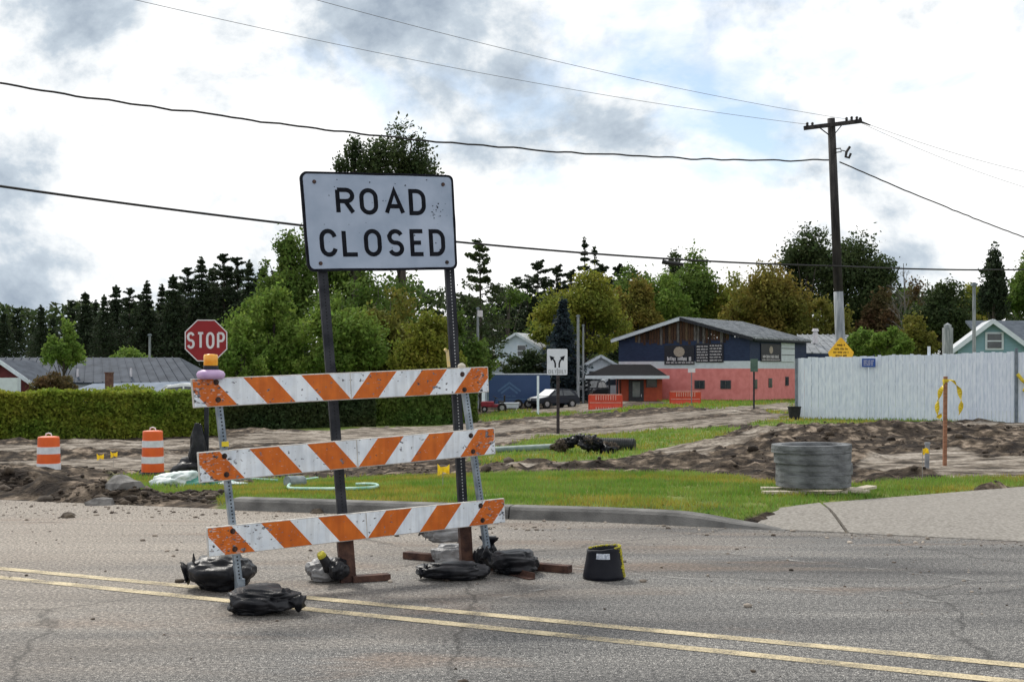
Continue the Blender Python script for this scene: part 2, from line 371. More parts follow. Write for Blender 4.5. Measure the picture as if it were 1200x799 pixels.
cc = t.nodes.new('ShaderNodeCombineColor'); [t.links.new(ck.outputs[0], cc.inputs[i]) for i in range(3)]; c = mixc(t, .7, c, cc.outputs[0], 'MULTIPLY')
t.links.new(c, b.inputs['Base Color'])
bn = t.nodes.new('ShaderNodeBump'); bn.inputs['Strength'].default_value = .55; bn.inputs['Distance'].default_value = .008; t.links.new(aggn, bn.inputs['Height']); t.links.new(bn.outputs[0], b.inputs['Normal'])
mb = MB(); xsR = [-400, -60, -30, -10, -6, -3.04, 0, .91, 2.18, 3.5, 4.8, 8, 20, 60, 400]
for a_, b_ in zip(xsR[:-1], xsR[1:]):
    ya, yb = np.interp(a_, EX, EY)+.05, np.interp(b_, EX, EY)+.05
    mb.add([(a_, min(-60, ya-60), 0), (b_, min(-60, yb-60), 0), (b_, yb, 0), (a_, ya, 0)], [(0, 1, 2, 3)])
tag(mb.build('road', am, base=(0, 0, 0)), kind='structure')

def paint(name, c1, fade_lo, fade_hi, sc=7):
    m = bpy.data.materials.new(name); m.use_nodes = True; t = m.node_tree; b = t.nodes['Principled BSDF']; b.inputs['Roughness'].default_value = .8
    col, _ = ramp_noise(t, 60, [(.35, tuple(x*.62 for x in c1)), (.6, c1)], 5)
    _, f = ramp_noise(t, sc, [(0, (0, 0, 0)), (1, (1, 1, 1))], 10, dist=.3); _, f2 = ramp_noise(t, 95, [(0, (0, 0, 0)), (1, (1, 1, 1))], 3)
    f = mth(t, 'ADD', mth(t, 'MULTIPLY', f, .7), mth(t, 'MULTIPLY', f2, .45))
    q = t.nodes.new('ShaderNodeMapRange'); q.inputs['From Min'].default_value = fade_lo; q.inputs['From Max'].default_value = fade_hi; t.links.new(f, q.inputs[0])
    tr = t.nodes.new('ShaderNodeBsdfTransparent'); ms = t.nodes.new('ShaderNodeMixShader'); t.links.new(q.outputs[0], ms.inputs[0]); t.links.new(tr.outputs[0], ms.inputs[1]); t.links.new(b.outputs[0], ms.inputs[2])
    t.links.new(ms.outputs[0], t.nodes['Material Output'].inputs[0]); t.links.new(col, b.inputs['Base Color']); return m
ym = paint('worn_yellow_paint', (.62, .52, .33), .39, .64, 3.2); wm = paint('faint_white_paint', (.36, .35, .33), .54, .80)
def line(name, a, b_, wd, m, z=.004):
    a, b_ = Vector(a), Vector(b_); d = (b_-a).normalized(); n = Vector((-d.y, d.x, 0))*wd/2; mb = MB(); k = 24
    for i in range(k):
        p, q = a+(b_-a)*i/k, a+(b_-a)*(i+1)/k
        mb.add([(*(p-n)[:2], z), (*(q-n)[:2], z), (*(q+n)[:2], z), (*(p+n)[:2], z)], [(0, 1, 2, 3)])
    return tag(mb.build(name, m, base=(0, 0, 0)), kind='structure')
def gz0(u, v): D = F*CAM_H/(v-HV); return Vector(((u-CU)/F*D, D, 0))
def ext(a, b_, e0, e1): d = (b_-a).normalized(); return a-d*e0, b_+d*e1
for (a, b_) in ((gz0(0, 666), gz0(1200, 780)), (gz0(0, 676.5), gz0(1190, 799))):
    p, q = ext(a, b_, 12, 12); line('road_marking', p, q, .115, ym)
p, q = ext(gz0(640, 663), gz0(1200, 714), .3, 6); line('road_marking', p, q, .06, wm)
p, q = ext(gz0(700, 632), gz0(1100, 675), .3, 6); line('road_marking', p, q, .07, wm)
p, q = gz0(560, 707), gz0(735, 668); line('road_marking', p, q, .05, wm)

# ------------------------------------------------------------------ kerb and concrete apron
cm = mat('kerb_concrete', (.09, .088, .085), (.20, .195, .185), 3.5, .9, .5, 60, detail=9)
cm2 = mat('apron_concrete', (.19, .175, .155), (.31, .292, .265), 30, .95, .25, 90, detail=9, spec=.15)
kr = tag(bpy.data.objects.new('kerb', None), kind='structure'); COL.objects.link(kr)
kp = [(-3.25, 14.79), (-3.04, 14.72), (0, 13.87), (.91, 13.64), (2.18, 13.1), (2.75, 12.85)]
def kpt(s):
    for i in range(len(kp)-1):
        a, b_ = Vector(kp[i]), Vector(kp[i+1]); l = (b_-a).length
        if s <= l or i == len(kp)-2: d = (b_-a).normalized(); return a+d*s, d
        s -= l
tot = sum((Vector(kp[i+1])-Vector(kp[i])).length for i in range(len(kp)-1))
joints = [0, 3.34, tot]
for s0, s1 in zip(joints[:-1], joints[1:]):
    mb = MB(); n = 14; rings = []
    for i in range(n+1):
        s = s0+.008+(s1-s0-.016)*i/n; p, d = kpt(s); nn = Vector((-d.y, d.x)); k = min(1, max(.0, (tot-s)/1.25)); k = k*k*(3-2*k)
        hh = .012+.118*k
        prof = [(-.02, -.05), (0, .004), (.02, hh*.75), (.05, hh*.98), (.10, hh+.003), (.24, hh+.004), (.26, -.05)]
        wv = .006*noise.noise(Vector((s*2.3, 1, 2)))
        rings.append([(p.x+nn.x*(a+wv), p.y+nn.y*(a+wv), z) for a, z in prof])
    m = len(rings[0]); vs = [q for r_ in rings for q in r_]
    fs = [(i*m+j, i*m+j+1, (i+1)*m+j+1, (i+1)*m+j) for i in range(n) for j in range(m-1)]+[tuple(range(m)), tuple(range(n*m, n*m+m))]
    mb.add(vs, fs); mb.build('kerb_block', cm, kr)
dr = tag(bpy.data.objects.new('driveway', None), kind='structure'); COL.objects.link(dr)
for poly in (DRIVE_A, DRIVE_B):
    mb = MB(); ed = lambda x, y: max(0, min(1, (y-np.interp(x, EX, EY)-0.02)/1.2))
    c = Vector((sum(p[0] for p in poly)/len(poly), sum(p[1] for p in poly)/len(poly)))
    P = []
    for i in range(len(poly)):
        a, b_ = Vector(poly[i]), Vector(poly[(i+1) % len(poly)])
        for j in range(6): P.append(a+(b_-a)*j/6)
    hgt = lambda p: .012+.10*ed(p.x, p.y)
    n = len(P); rings = [[(*p, -.06) for p in P]]
    for f in (1, .985, .6, .25): rings.append([(*(c+(p-c)*f), hgt(c+(p-c)*f)-(.006 if f == 1 else 0)) for p in P])
    vs = [q for r_ in rings for q in r_]+[(*c, hgt(c))]
    fs = [(k*n+i, k*n+(i+1) % n, (k+1)*n+(i+1) % n, (k+1)*n+i) for k in range(4) for i in range(n)]+[(4*n+i, 4*n+(i+1) % n, 5*n) for i in range(n)]
    mb.add(vs, fs); mb.build('concrete_slab', cm2, dr)

# ------------------------------------------------------------------ grass blades, clods, grit
def blades(pts, z, hgt, wid, seed, m, name, label):
    r = np.random.default_rng(seed); n = len(pts); a = r.random(n)*6.283; h = hgt*(.45+.9*r.random(n)); wd = wid*(.6+.8*r.random(n))
    lx, ly = (r.random(n)-.5)*h*1.1, (r.random(n)-.5)*h*1.1; cx, sx_ = np.cos(a)*wd/2, np.sin(a)*wd/2
    x, y = pts[:, 0], pts[:, 1]
    V = np.stack([np.stack([x-cx, y-sx_, z-.01], 1), np.stack([x+cx, y+sx_, z-.01], 1), np.stack([x+lx, y+ly, z+h], 1)], 1).reshape(-1, 3)
    t_ = fbm(x, y, .7)[:, None]; tn = np.stack([.75+.75*t_[:, 0]*r.random(n)+.35*(t_[:, 0] > .55), .8+.4*r.random(n), .6+.5*r.random(n)], 1)
    o = np_mesh(name, V, np.arange(3*n).reshape(-1, 3), m, tint=np.repeat(tn, 3, 0)); tag(o, label, 'grass', kind='stuff'); return o
bladem = mat('grass_blade', (.13, .23, .03), (.28, .33, .075), 1.3, .7, trans=.35, attr='tint')
def scatter(n, x0, x1, y0, y1, test):
    p = np.stack([rng.uniform(x0, x1, n), rng.uniform(y0, y1, n)], 1); return p[test(p[:, 0], p[:, 1])]
gt = lambda x, y: (fbm(x+5, y, 1.7) > .30) & masks(x, y)[0] & ~masks(x, y)[2] & (y > np.interp(x, EX, EY)+.25) & ~inpoly(x, y, DRIVE)
p = scatter(150000, -5, 9.5, 13, 22.5, gt); blades(p, height(p[:, 0], p[:, 1]), .055, .016, 1, bladem, 'lawn_grass', 'short green grass on the lawn behind the kerb')
p = scatter(60000, -14, 16, 22.5, 45, gt); blades(p, height(p[:, 0], p[:, 1]), .09, .035, 2, bladem, 'verge_grass', 'short green grass on the verge beyond the dug soil')
p = scatter(26000, -14, -4, 17, 23, gt); blades(p, height(p[:, 0], p[:, 1]), .08, .022, 3, bladem, 'mound_grass', 'rough grass growing between the soil heaps and drums')
p = scatter(40000, -2, 27, 48, 112, gt); blades(p, height(p[:, 0], p[:, 1]), .16, .09, 4, bladem, 'far_grass', 'grass strips in front of the shop')
def lumps(pts, z, size, m, name, label, cat, seed):
    r = np.random.default_rng(seed); n = len(pts)
    bmx = bmesh.new(); bmesh.ops.create_icosphere(bmx, subdivisions=1, radius=1); S = np.array([v.co[:] for v in bmx.verts]); T = np.array([[v.index for v in f.verts] for f in bmx.faces]); bmx.free()
    sc = size*(.35+r.pareto(2.6, n)*.55).clip(0, 3.2)
    V = S[None]*(.65+.7*r.random((n, len(S), 1)))*np.stack([sc*(.8+.6*r.random(n)), sc*(.8+.6*r.random(n)), sc*.65], 1)[:, None]
    V = V+np.stack([pts[:, 0], pts[:, 1], z+sc*.25], 1)[:, None]
    Fz = (T[None]+np.arange(n)[:, None, None]*len(S)).reshape(-1, 3); tn = np.repeat(.6+.9*r.random((n, 1)), 3, 1)
    o = np_mesh(name, V.reshape(-1, 3), Fz, m, tint=np.repeat(tn, len(S), 0)); tag(o, label, cat, kind='stuff')
clod = mat('soil_clod', (.03, .021, .015), (.10, .078, .058), 6, .95, .5, 60, attr='tint'); grit = mat('road_grit', (.09, .07, .055), (.36, .31, .26), 3, .95, attr='tint')
dt = lambda x, y: (~masks(x, y)[0]) & (~masks(x, y)[2]) & (fbm(x, y, .8) > .42) & ~inpoly(x, y, DRIVE)
p = scatter(6500, -9, 13, 14, 36, lambda x, y: dt(x, y) & ~masks(x, y)[1]); lumps(p, height(p[:, 0], p[:, 1]), .034, clod, 'soil_clods', 'dark clods of dug soil on the heaps', 'soil', 5)
p = scatter(4500, -9, -2.6, 14.6, 18, dt); lumps(p, height(p[:, 0], p[:, 1]), .035, clod, 'verge_clods', 'brown clods in the heaps at the road edge', 'soil', 6)
p = scatter(26000, -7, 8, 6, 16, lambda x, y: (y < np.interp(x, EX, EY)) & (y > np.interp(x, EX, EY)-.5-2.2*fbm(x, y, .7)**2*(x < 2)*(x>-8)-4*(rng.random(x.shape) < .1))); lumps(p, 0*p[:, 0], .008, grit, 'road_grit', 'crumbs of soil and grit strewn along the road edge', 'grit', 8)
p = scatter(200, -6, 6, 5.6, 13, lambda x, y: y < np.interp(x, EX, EY)); lumps(p, 0*p[:, 0], .010, clod, 'road_crumbs', 'dark crumbs of soil scattered over the asphalt', 'grit', 9)
# ------------------------------------------------------------------ stroke lettering
def arc(cx, cy, rx, ry, a0, a1, n=8): return [(cx+rx*math.cos(R(a0+(a1-a0)*i/n)), cy+ry*math.sin(R(a0+(a1-a0)*i/n))) for i in range(n+1)]
def oval(): return arc(.5, .68, .5, .32, 0, 180, 10)+arc(.5, .32, .5, .32, 180, 360, 10)
GL = {'O': [(oval(), 1)], 'R': [([(0, 0), (0, 1)], 0), ([(0, 1), (.55, 1)]+arc(.58, .75, .42, .25, 90, -90)+[(.55, .5), (0, .5)], 0), ([(.5, .5), (1, 0)], 0)],
      'A': [([(0, 0), (.5, 1), (1, 0)], 0), ([(.17, .3), (.83, .3)], 0)], 'D': [([(0, 0), (0, 1), (.4, 1)]+arc(.45, .65, .55, .35, 90, 0)+arc(.45, .35, .55, .35, 0, -90)+[(.4, 0)], 1)],
      'C': [(arc(.5, .68, .5, .32, 12, 180, 9)+arc(.5, .32, .5, .32, 180, 348, 9), 0)], 'L': [([(0, 1), (0, 0), (1, 0)], 0)],
      'S': [(arc(.5, .75, .47, .25, 20, 180, 8)+arc(.45, .75, .43, .25, 180, 262, 4)+arc(.55, .25, .43, .25, 82, 0, 4)+arc(.5, .25, .48, .25, 0, -160, 8), 0)],
      'E': [([(1, 1), (0, 1), (0, 0), (1, 0)], 0), ([(0, .5), (.82, .5)], 0)], 'T': [([(0, 1), (1, 1)], 0), ([(.5, 1), (.5, 0)], 0)],
      'P': [([(0, 0), (0, 1)], 0), ([(0, 1), (.55, 1)]+arc(.55, .73, .45, .27, 90, -90)+[(.55, .46), (0, .46)], 0)], 'N': [([(0, 0), (0, 1), (1, 0), (1, 1)], 0)], 'Y': [([(0, 1), (.5, .48), (1, 1)], 0), ([(.5, .5), (.5, 0)], 0)]}
def strip(pts, t, closed):
    P = [Vector(p) for p in pts]; P = [p for i, p in enumerate(P) if i == 0 or (p-P[i-1]).length > 1e-5]
    if closed and (P[0]-P[-1]).length < 1e-5: P.pop()
    n = len(P); l, r_ = [], []
    for i in range(n):
        a = P[i-1] if (i > 0 or closed) else None; b_ = P[(i+1) % n] if (i < n-1 or closed) else None
        d0 = (P[i]-a).normalized() if a is not None else None; d1 = (b_-P[i]).normalized() if b_ is not None else None
        d0 = d0 or d1; d1 = d1 or d0
        n0, n1 = Vector((-d0.y, d0.x)), Vector((-d1.y, d1.x)); m = (n0+n1)
        m = m.normalized() if m.length > 1e-6 else n0; k = min(1/max(m.dot(n0), .3), 2.2)
        l.append(P[i]+m*k*t/2); r_.append(P[i]-m*k*t/2)
    k = n if closed else n-1
    return l+r_, [(i, (i+1) % n, n+(i+1) % n, n+i) for i in range(k)]
def letter(mb, ch, x0, x1, y0, y1, t, fn, h0=.0012):
    for j, (pts, cl) in enumerate(GL[ch]):
        q = [(x0+t/2+a*(x1-x0-t), y0+t/2+b_*(y1-y0-t)) for a, b_ in pts]; vs, fs = strip(q, t, cl)
        mb.add([fn(v.x, v.y, h0+.0004*j) for v in vs], fs)
def scribble(mb, x0, x1, y, lh, fn, h0=.003):
    # lettering too small to read in the photograph: uneven upright strokes in word-like runs
    x = x0
    while x < x1-lh*.2:
        for _ in range(random.randint(4, 9)):
            if x > x1-lh*.15: break
            a, b_ = random.uniform(-.5, -.3), random.uniform(.2, .5); wd = lh*random.uniform(.14, .26)
            flat(mb, [(x, y+a*lh), (x+wd, y+a*lh), (x+wd, y+b_*lh), (x, y+b_*lh)], fn, h0); x += wd+lh*random.uniform(.06, .18)
        x += lh*.45
def rrect(x0, x1, y0, y1, r, n=5):
    return [(cx+r*math.cos(R(a0+90*i/n)), cy+r*math.sin(R(a0+90*i/n))) for cx, cy, a0 in ((x1-r, y0+r, -90), (x1-r, y1-r, 0), (x0+r, y1-r, 90), (x0+r, y0+r, 180)) for i in range(n+1)]
def ringpoly(mb, A, B, fn, h):
    n = len(A); mb.add([fn(*p, h) for p in A]+[fn(*p, h) for p in B], [(i, (i+1) % n, n+(i+1) % n, n+i) for i in range(n)])
def panel(mb, P, fn, th):
    n = len(P); mb.add([fn(*p, 0) for p in P]+[fn(*p, -th) for p in P], [tuple(range(n)), tuple(range(2*n-1, n-1, -1))]+[(i, (i+1) % n, n+(i+1) % n, n+i) for i in range(n)])
def flat(mb, P, fn, h): mb.add([fn(*p, h) for p in P], [tuple(range(len(P)))])

# ------------------------------------------------------------------ materials of the foreground
soilm = mat('dark_soil', (.035, .026, .02), (.12, .095, .07), 9, .95, .6, 50)
galv = mat('galvanised_steel', (.16, .20, .25), (.36, .42, .48), 9, .45, .15, 90, metal=.55, detail=8)
darkst = mat('dark_steel', (.010, .012, .018), (.035, .037, .045), 8, .6, .2, 60, spec=.25)
rust = mat('rusty_steel', (.035, .016, .014), (.11, .055, .038), 11, .85, .4, 70, detail=9)
wood = mat('weathered_wood', (.10, .065, .045), (.24, .17, .12), 7, .9, .4, 50, stretch=(1, 1, 6))
blackp = mat('black_plastic_sheet', (.004, .005, .008), (.034, .034, .038), 7, .42, .35, 22, spec=.24, lo=.45, hi=.75)
greyp = mat('grey_plastic_sheet', (.12, .12, .125), (.36, .36, .37), 5, .5, .5, 25)
boltm = mat('bolt_steel', (.02, .015, .014), (.09, .05, .04), 30, .5, metal=.4)
holem = mat('hole_dark', (.008, .009, .012), rough=.9)
paleh = mat('hole_pale', (.30, .33, .36), (.5, .5, .5), 40, .8)
amber = mat('amber_lens', (.85, .30, .015), (.95, .50, .05), 14, .25, spec=.6)
purple = mat('pale_purple_plastic', (.46, .30, .52), (.56, .40, .60), 12, .5)
tapey = mat('yellow_tape', (.75, .58, .03), (.55, .42, .03), 9, .5)
label_w = mat('white_label', (.62, .66, .72), (.3, .33, .4), 60, .6)
yfoam = mat('yellow_foam', (.62, .55, .05), (.22, .20, .03), 30, .9, .8, 60)

def stripe_mat():
    m = bpy.data.materials.new('barricade_sheeting'); m.use_nodes = True; t = m.node_tree; b = t.nodes['Principled BSDF']; b.inputs['Roughness'].default_value = .42; b.inputs['Specular IOR Level'].default_value = .4
    uv = t.nodes.new('ShaderNodeAttribute'); uv.attribute_name = 'face_pos'; s = t.nodes.new('ShaderNodeSeparateXYZ'); t.links.new(uv.outputs['Vector'], s.inputs[0])
    ab = t.nodes.new('ShaderNodeMath'); ab.operation = 'ABSOLUTE'; t.links.new(s.outputs[0], ab.inputs[0])
    q = mth(t, 'SUBTRACT', ab.outputs[0], mth(t, 'MULTIPLY', s.outputs[1], .86)); q = mth(t, 'ADD', mth(t, 'DIVIDE', q, .446), 10)
    fr = t.nodes.new('ShaderNodeMath'); fr.operation = 'FRACT'; t.links.new(q, fr.inputs[0]); st = mth(t, 'LESS_THAN', fr.outputs[0], .5)
    def nz(sc, det, stretch=None):
        n = t.nodes.new('ShaderNodeTexNoise'); n.inputs['Scale'].default_value = sc; n.inputs['Detail'].default_value = det
        if stretch:
            mpn = t.nodes.new('ShaderNodeMapping'); mpn.inputs['Scale'].default_value = stretch; t.links.new(tcn.outputs['Object'], mpn.inputs[0]); t.links.new(mpn.outputs[0], n.inputs[0])
        else: t.links.new(tcn.outputs['Object'], n.inputs[0])
        return n.outputs[0]
    tcn = t.nodes.new('ShaderNodeTexCoord')
    def rmp(src, stops):
        r_ = t.nodes.new('ShaderNodeValToRGB'); el = r_.color_ramp.elements; el[0].position, el[0].color = stops[0][0], (*stops[0][1], 1); el[1].position, el[1].color = stops[1][0], (*stops[1][1], 1)
        t.links.new(src, r_.inputs[0]); return r_.outputs[0]
    org = rmp(nz(9, 6), [(.35, (.55, .115, .006)), (.65, (.66, .155, .010))]); wht = rmp(nz(7, 7), [(.3, (.66, .72, .79)), (.62, (.84, .89, .94))])
    col = mixc(t, st, wht, org)
    # scuffs, more of them near the two ends
    en = mth(t, 'MULTIPLY', mth(t, 'POWER', mth(t, 'DIVIDE', ab.outputs[0], 1.22), 2.5), .10)
    ch = mth(t, 'ADD', mth(t, 'ADD', nz(26, 5, (1, 1, 1.6)), mth(t, 'MULTIPLY', nz(2.2, 3), .35)), en)
    rr = t.nodes.new('ShaderNodeMapRange'); rr.inputs['From Min'].default_value = .835; rr.inputs['From Max'].default_value = .885; t.links.new(ch, rr.inputs[0])
    scf = rmp(nz(45, 3), [(.42, (.035, .03, .035)), (.6, (.22, .22, .25))])
    col = mixc(t, rr.outputs[0], col, scf)
    ch2 = mth(t, 'ADD', nz(60, 4, (.5, .5, 1.8)), mth(t, 'MULTIPLY', en, 1.2)); r3 = t.nodes.new('ShaderNodeMapRange'); r3.inputs['From Min'].default_value = .70; r3.inputs['From Max'].default_value = .74; r3.inputs['To Max'].default_value = .7; t.links.new(ch2, r3.inputs[0])
    col = mixc(t, r3.outputs[0], col, (.55, .55, .55))
    col = mixc(t, 1, col, rmp(nz(7, 5, (3.5, 3.5, .35)), [(.34, (.84, .83, .82)), (.56, (1, 1, 1))]), 'MULTIPLY')
    t.links.new(col, b.inputs['Base Color']); return m
sheeting = stripe_mat()
boardm = mat('board_white', (.45, .42, .38), (.68, .66, .62), 14, .7)

# ------------------------------------------------------------------ the barricade
P_L, P_R = gz0(281, 697), gz0(574, 668)
BPl = Plane(P_L, P_R); E3 = BPl.e; NB = BPl.n
bar = thing('barricade', 'tall three-rail barricade with orange and white chevron boards standing across the road', 'barricade', (P_L+P_R)/2)
corn = [((224, 444), (572, 429.5), (573, 459.5), (227, 478)), ((231.5, 530), (579.5, 501), (581, 532), (234, 566)), ((242, 618), (591, 583.5), (592.5, 612), (244, 653))]
legtop, legbot = [(253, 446), (541, 434)], [(281, 696), (573.5, 668)]
for tl, tr, br, bl in corn:
    q = [BPl.p(*a) for a in (bl, br, tr, tl)]; th = NB*-.022
    mb = MB(); mb.add(q+[p+th for p in q], [(0, 1, 2, 3), (7, 6, 5, 4), (0, 4, 5, 1), (1, 5, 6, 2), (2, 6, 7, 3), (3, 7, 4, 0)])
    bo = mb.build('board', boardm, bar, bevel=.004)
    # printed sheeting on the front, a hair proud and a little smaller so that the pale board edge shows
    n = 24; W = ((q[1]-q[0]).length+(q[2]-q[3]).length)/2; hh = ((q[3]-q[0]).length+(q[2]-q[1]).length)/2; vs, fs, fp = [], [], []
    for half, (s0, s1) in enumerate(((.003, .4985), (.5015, .997))):
        base_i = len(vs)
        for i in range(n+1):
            s = s0+(s1-s0)*i/n
            for b_ in (.03, .97):
                vs.append(q[0].lerp(q[1], s).lerp(q[3].lerp(q[2], s), b_)+NB*.0025); fp.append(((s-.5)*W, b_*hh, 0))
        fs += [(base_i+2*i, base_i+2*i+2, base_i+2*i+3, base_i+2*i+1) for i in range(n)]
    mb = MB(); mb.add(vs, fs); so = mb.build('reflective_sheeting', sheeting, bo)
    a = so.data.attributes.new('face_pos', 'FLOAT_VECTOR', 'POINT'); a.data.foreach_set('vector', np.array(fp, np.float32).ravel())
    for k in (0, 1):
        for f in (.2, .8):
            (u0, v0), (u1, v1) = legtop[k], legbot[k]
            vy = (tl[1]*(1-f)+bl[1]*f) if k == 0 else (tr[1]*(1-f)+br[1]*f)
            vy += (3 if k else -3); tt = (vy-v0)/(v1-v0); c = BPl.p(u0+(u1-u0)*tt, vy)
            mb = MB(); mb.cyl(c-NB*.005, c+NB*.006, .022, .02, 14); mb.cyl(c+NB*.006, c+NB*.016, .011, .010, 6); mb.build('bolt', boltm, bo)
for k in (0, 1):
    a, b_ = BPl.p(*legbot[k], -.045), BPl.p(*legtop[k], -.045); a.z = .03
    mb = MB(); mb.bar(a, b_, .045, .045, up=NB); lg = mb.build('leg', galv, bar, bevel=.003)
    mb = MB(); n = int((b_-a).length/.0254)
    for i in range(n):
        c = a.lerp(b_, (i+.5)/n)+NB*.0232
        ex = E3*.0062; ez = Vector((0, 0, .0062)); mb.add([c-ex-ez*.6, c-ez, c+ex-ez*.6, c+ex+ez*.6, c+ez, c-ex+ez*.6], [(0, 1, 2, 3, 4, 5)])
    mb.build('perforations', holem, lg, kind='stuff')
    c = Vector((a.x, a.y, 0)); d = NB.copy(); d.z = 0; mb = MB()
    mb.bar(c-d*.62+Vector((0, 0, .006)), c+d*.62+Vector((0, 0, .006)), .055, .008); mb.bar(c-d*.62+E3*.026+Vector((0, 0, .026)), c+d*.62+E3*.026+Vector((0, 0, .026)), .006, .05); mb.build('skid_foot', rust, bar)
    mb = MB(); mb.bar(c+Vector((0, 0, .0)), c+Vector((0, 0, .11)), .058, .058, up=NB); mb.build('leg_socket', galv, bar)
c = BPl.p(262.5, 520, -.045); mb = MB(); mb.box(c, (.052, .052, .035), math.atan2(E3.y, E3.x)); mb.build('tape_wrap', tapey, bar)

# warning light on the top board
p = BPl.p(247, 440, -.012); wl = thing('warning_light', 'amber warning light with pale purple base clamped on the end of the top barricade board', 'light', p)
mb = MB(); mb.lathe(p, [(.085, -.025), (.098, -.005), (.1, .012), (.088, .03), (.06, .04), (.05, .042)], 24); mb.build('base', purple, wl, True)
mb = MB(); mb.lathe(p, [(.05, .038), (.053, .044), (.053, .066), (.048, .07)], 24); mb.build('collar', darkst, wl)
mb = MB(); mb.lathe(p, [(.047, .068), (.05, .074), (.05, .135), (.046, .148), (.02, .152)], 24); mb.build('lens', amber, wl, True)
p = BPl.p(530, 431, -.03); wb = thing('light_bracket', 'broken pale yellow light bracket behind the sign post at the top barricade board', 'bracket', p)
mb = MB(); mb.bar(BPl.p(526, 430, -.03), BPl.p(524, 410, -.03), .022, .012, up=NB); mb.bar(BPl.p(524, 412, -.03), BPl.p(521, 409, -.03), .02, .012, up=NB); mb.build('strap', mat('pale_yellow_plastic', (.75, .55, .18), (.6, .5, .3), 30, .6), wb)
mb = MB(); c = BPl.p(541, 428, -.03); mb.lathe(c, [(.03, -.03), (.032, 0), (.02, .012), (.006, .02)], 12); mb.build('mount', mat('cream_plastic', (.6, .55, .45), rough=.7), wb)

# ------------------------------------------------------------------ ROAD CLOSED sign
SPl = Plane(((356-600)/F*9.83, 9.83), ((533-600)/F*10.28, 10.28)); SN = SPl.n
scr = [SPl.p(*a) for a in ((361, 317.5), (536, 315.5), (530.5, 205.5), (351.5, 201))]
SW, SH = 1.22, .762
def sfn(a, b_, h): s, t_ = a/SW, b_/SH; return scr[0].lerp(scr[1], s).lerp(scr[3].lerp(scr[2], s), t_)+SN*h
bases = [gz0(408, 682), gz0(547, 665.5)]; tops = [SPl.p(369, 205, -.11), SPl.p(521, 208, -.055)]
sg = thing('road_sign', 'large white sign reading ROAD CLOSED on two dark posts behind the barricade', 'sign', (bases[0]+bases[1])/2)
signw = mat('dirty_white_sheeting', (.29, .36, .47), (.41, .48, .60), 3.2, .5, detail=9)
t = signw.node_tree
mb = MB(); panel(mb, rrect(0, SW, 0, SH, .05), sfn, .025); pan = mb.build('panel', signw, sg)
blk = mat('black_vinyl', (.005, .006, .010), (.012, .014, .02), 20, .7, spec=.1)
wob = lambda P, k: [(x+k*noise.noise(Vector((x*14, y*14, 3))), y+k*noise.noise(Vector((x*14, y*14, 9)))) for x, y in P]
mb = MB(); O_, I_ = rrect(-.003, SW+.003, -.003, SH+.003, .052, 6), rrect(.016, SW-.016, .016, SH-.014, .04, 6)
def dens(P, k=6): return [tuple(Vector(P[i]).lerp(Vector(P[(i+1) % len(P)]), j/k)) for i in range(len(P)) for j in range(k)]
O_, I_ = wob(dens(O_), .006), wob(dens(I_), .005); n = len(O_)
mb.add([sfn(*p, .002) for p in O_]+[sfn(*p, .002) for p in I_]+[sfn(*p, -.029) for p in O_], [(i, (i+1) % n, n+(i+1) % n, n+i) for i in range(n)]+[(i, (i+1) % n, 2*n+(i+1) % n, 2*n+i) for i in range(n)])
mb.build('border', blk, pan)
for row, y0, y1, items in (('ROAD', .57*SH, .845*SH, [('R', .212, .335), ('O', .366, .487), ('A', .528, .664), ('D', .692, .806)]),
                           ('CLOSED', .14*SH, .425*SH, [('C', .089, .203), ('L', .234, .345), ('O', .377, .494), ('S', .532, .644), ('E', .684, .786), ('D', .814, .924)])):
    for ch, a, b_ in items:
        mb = MB(); letter(mb, ch, a*SW, b_*SW, y0, y1, .034, sfn); mb.build('letter', blk, pan)
for a, b_ in ((.085, .90), (.93, .90), (.085, .075), (.93, .075)):
    mb = MB(); c = sfn(a*SW, b_*SH, 0); mb.cyl(c, c+SN*.008, .016, .014, 12); mb.build('bolt', boltm, pan)
mb = MB(); random.seed(3)
for _ in range(46):
    if random.random() < .5: x, y = random.gauss(.88, .035)*SW, random.gauss(.62, .06)*SH
    else: x, y = random.uniform(.05, .95)*SW, random.uniform(.05, .95)*SH
    r_ = random.uniform(.002, .0065); flat(mb, [(x+r_*math.cos(a)*random.uniform(.5, 1.6), y+r_*math.sin(a)*random.uniform(.5, 1.3)) for a in [i*1.047 for i in range(6)]], sfn, .0022+random.random()*.0004)
mb.build('chipped_spots', blk, pan, kind='stuff')
for k in (0, 1):
    a, b_ = bases[k]+Vector((0, 0, .02)), tops[k]
    mb = MB(); d = (b_-a); s = SPl.e; mb.bar(a, b_, .072, .012, up=SN)
    for q in (-1, 1): mb.bar(a+s*.033*q+SN*-.018, b_+s*.033*q+SN*-.018, .008, .036, up=SN)
    po = mb.build('post', darkst, sg)
    mb = MB(); n = int(d.length/.0254)
    for i in range(n):
        c = a.lerp(b_, (i+.5)/n)+SN*.0075; ex = s*.0045; ez = Vector((0, 0, .006)); mb.add([c-ex-ez*.6, c-ez, c+ex-ez*.6, c+ex+ez*.6, c+ez, c-ex+ez*.6], [(0, 1, 2, 3, 4, 5)])
    mb.build('perforations', paleh if k else holem, po, kind='stuff')
    mb = MB(); c2 = a.lerp(b_, .40/d.length); mb.bar(a-Vector((0, 0, .02))+SN*.0, c2, .12 if k == 0 else .10, .06, up=SN); mb.build('post_sleeve', rust, sg, bevel=.004)
a, b_ = gz0(412, 682), gz0(456, 679); mb = MB(); mb.bar(a+Vector((0, 0, .025)), b_+Vector((0, 0, .025)), .09, .05); mb.build('skid_foot', rust, sg, bevel=.006)
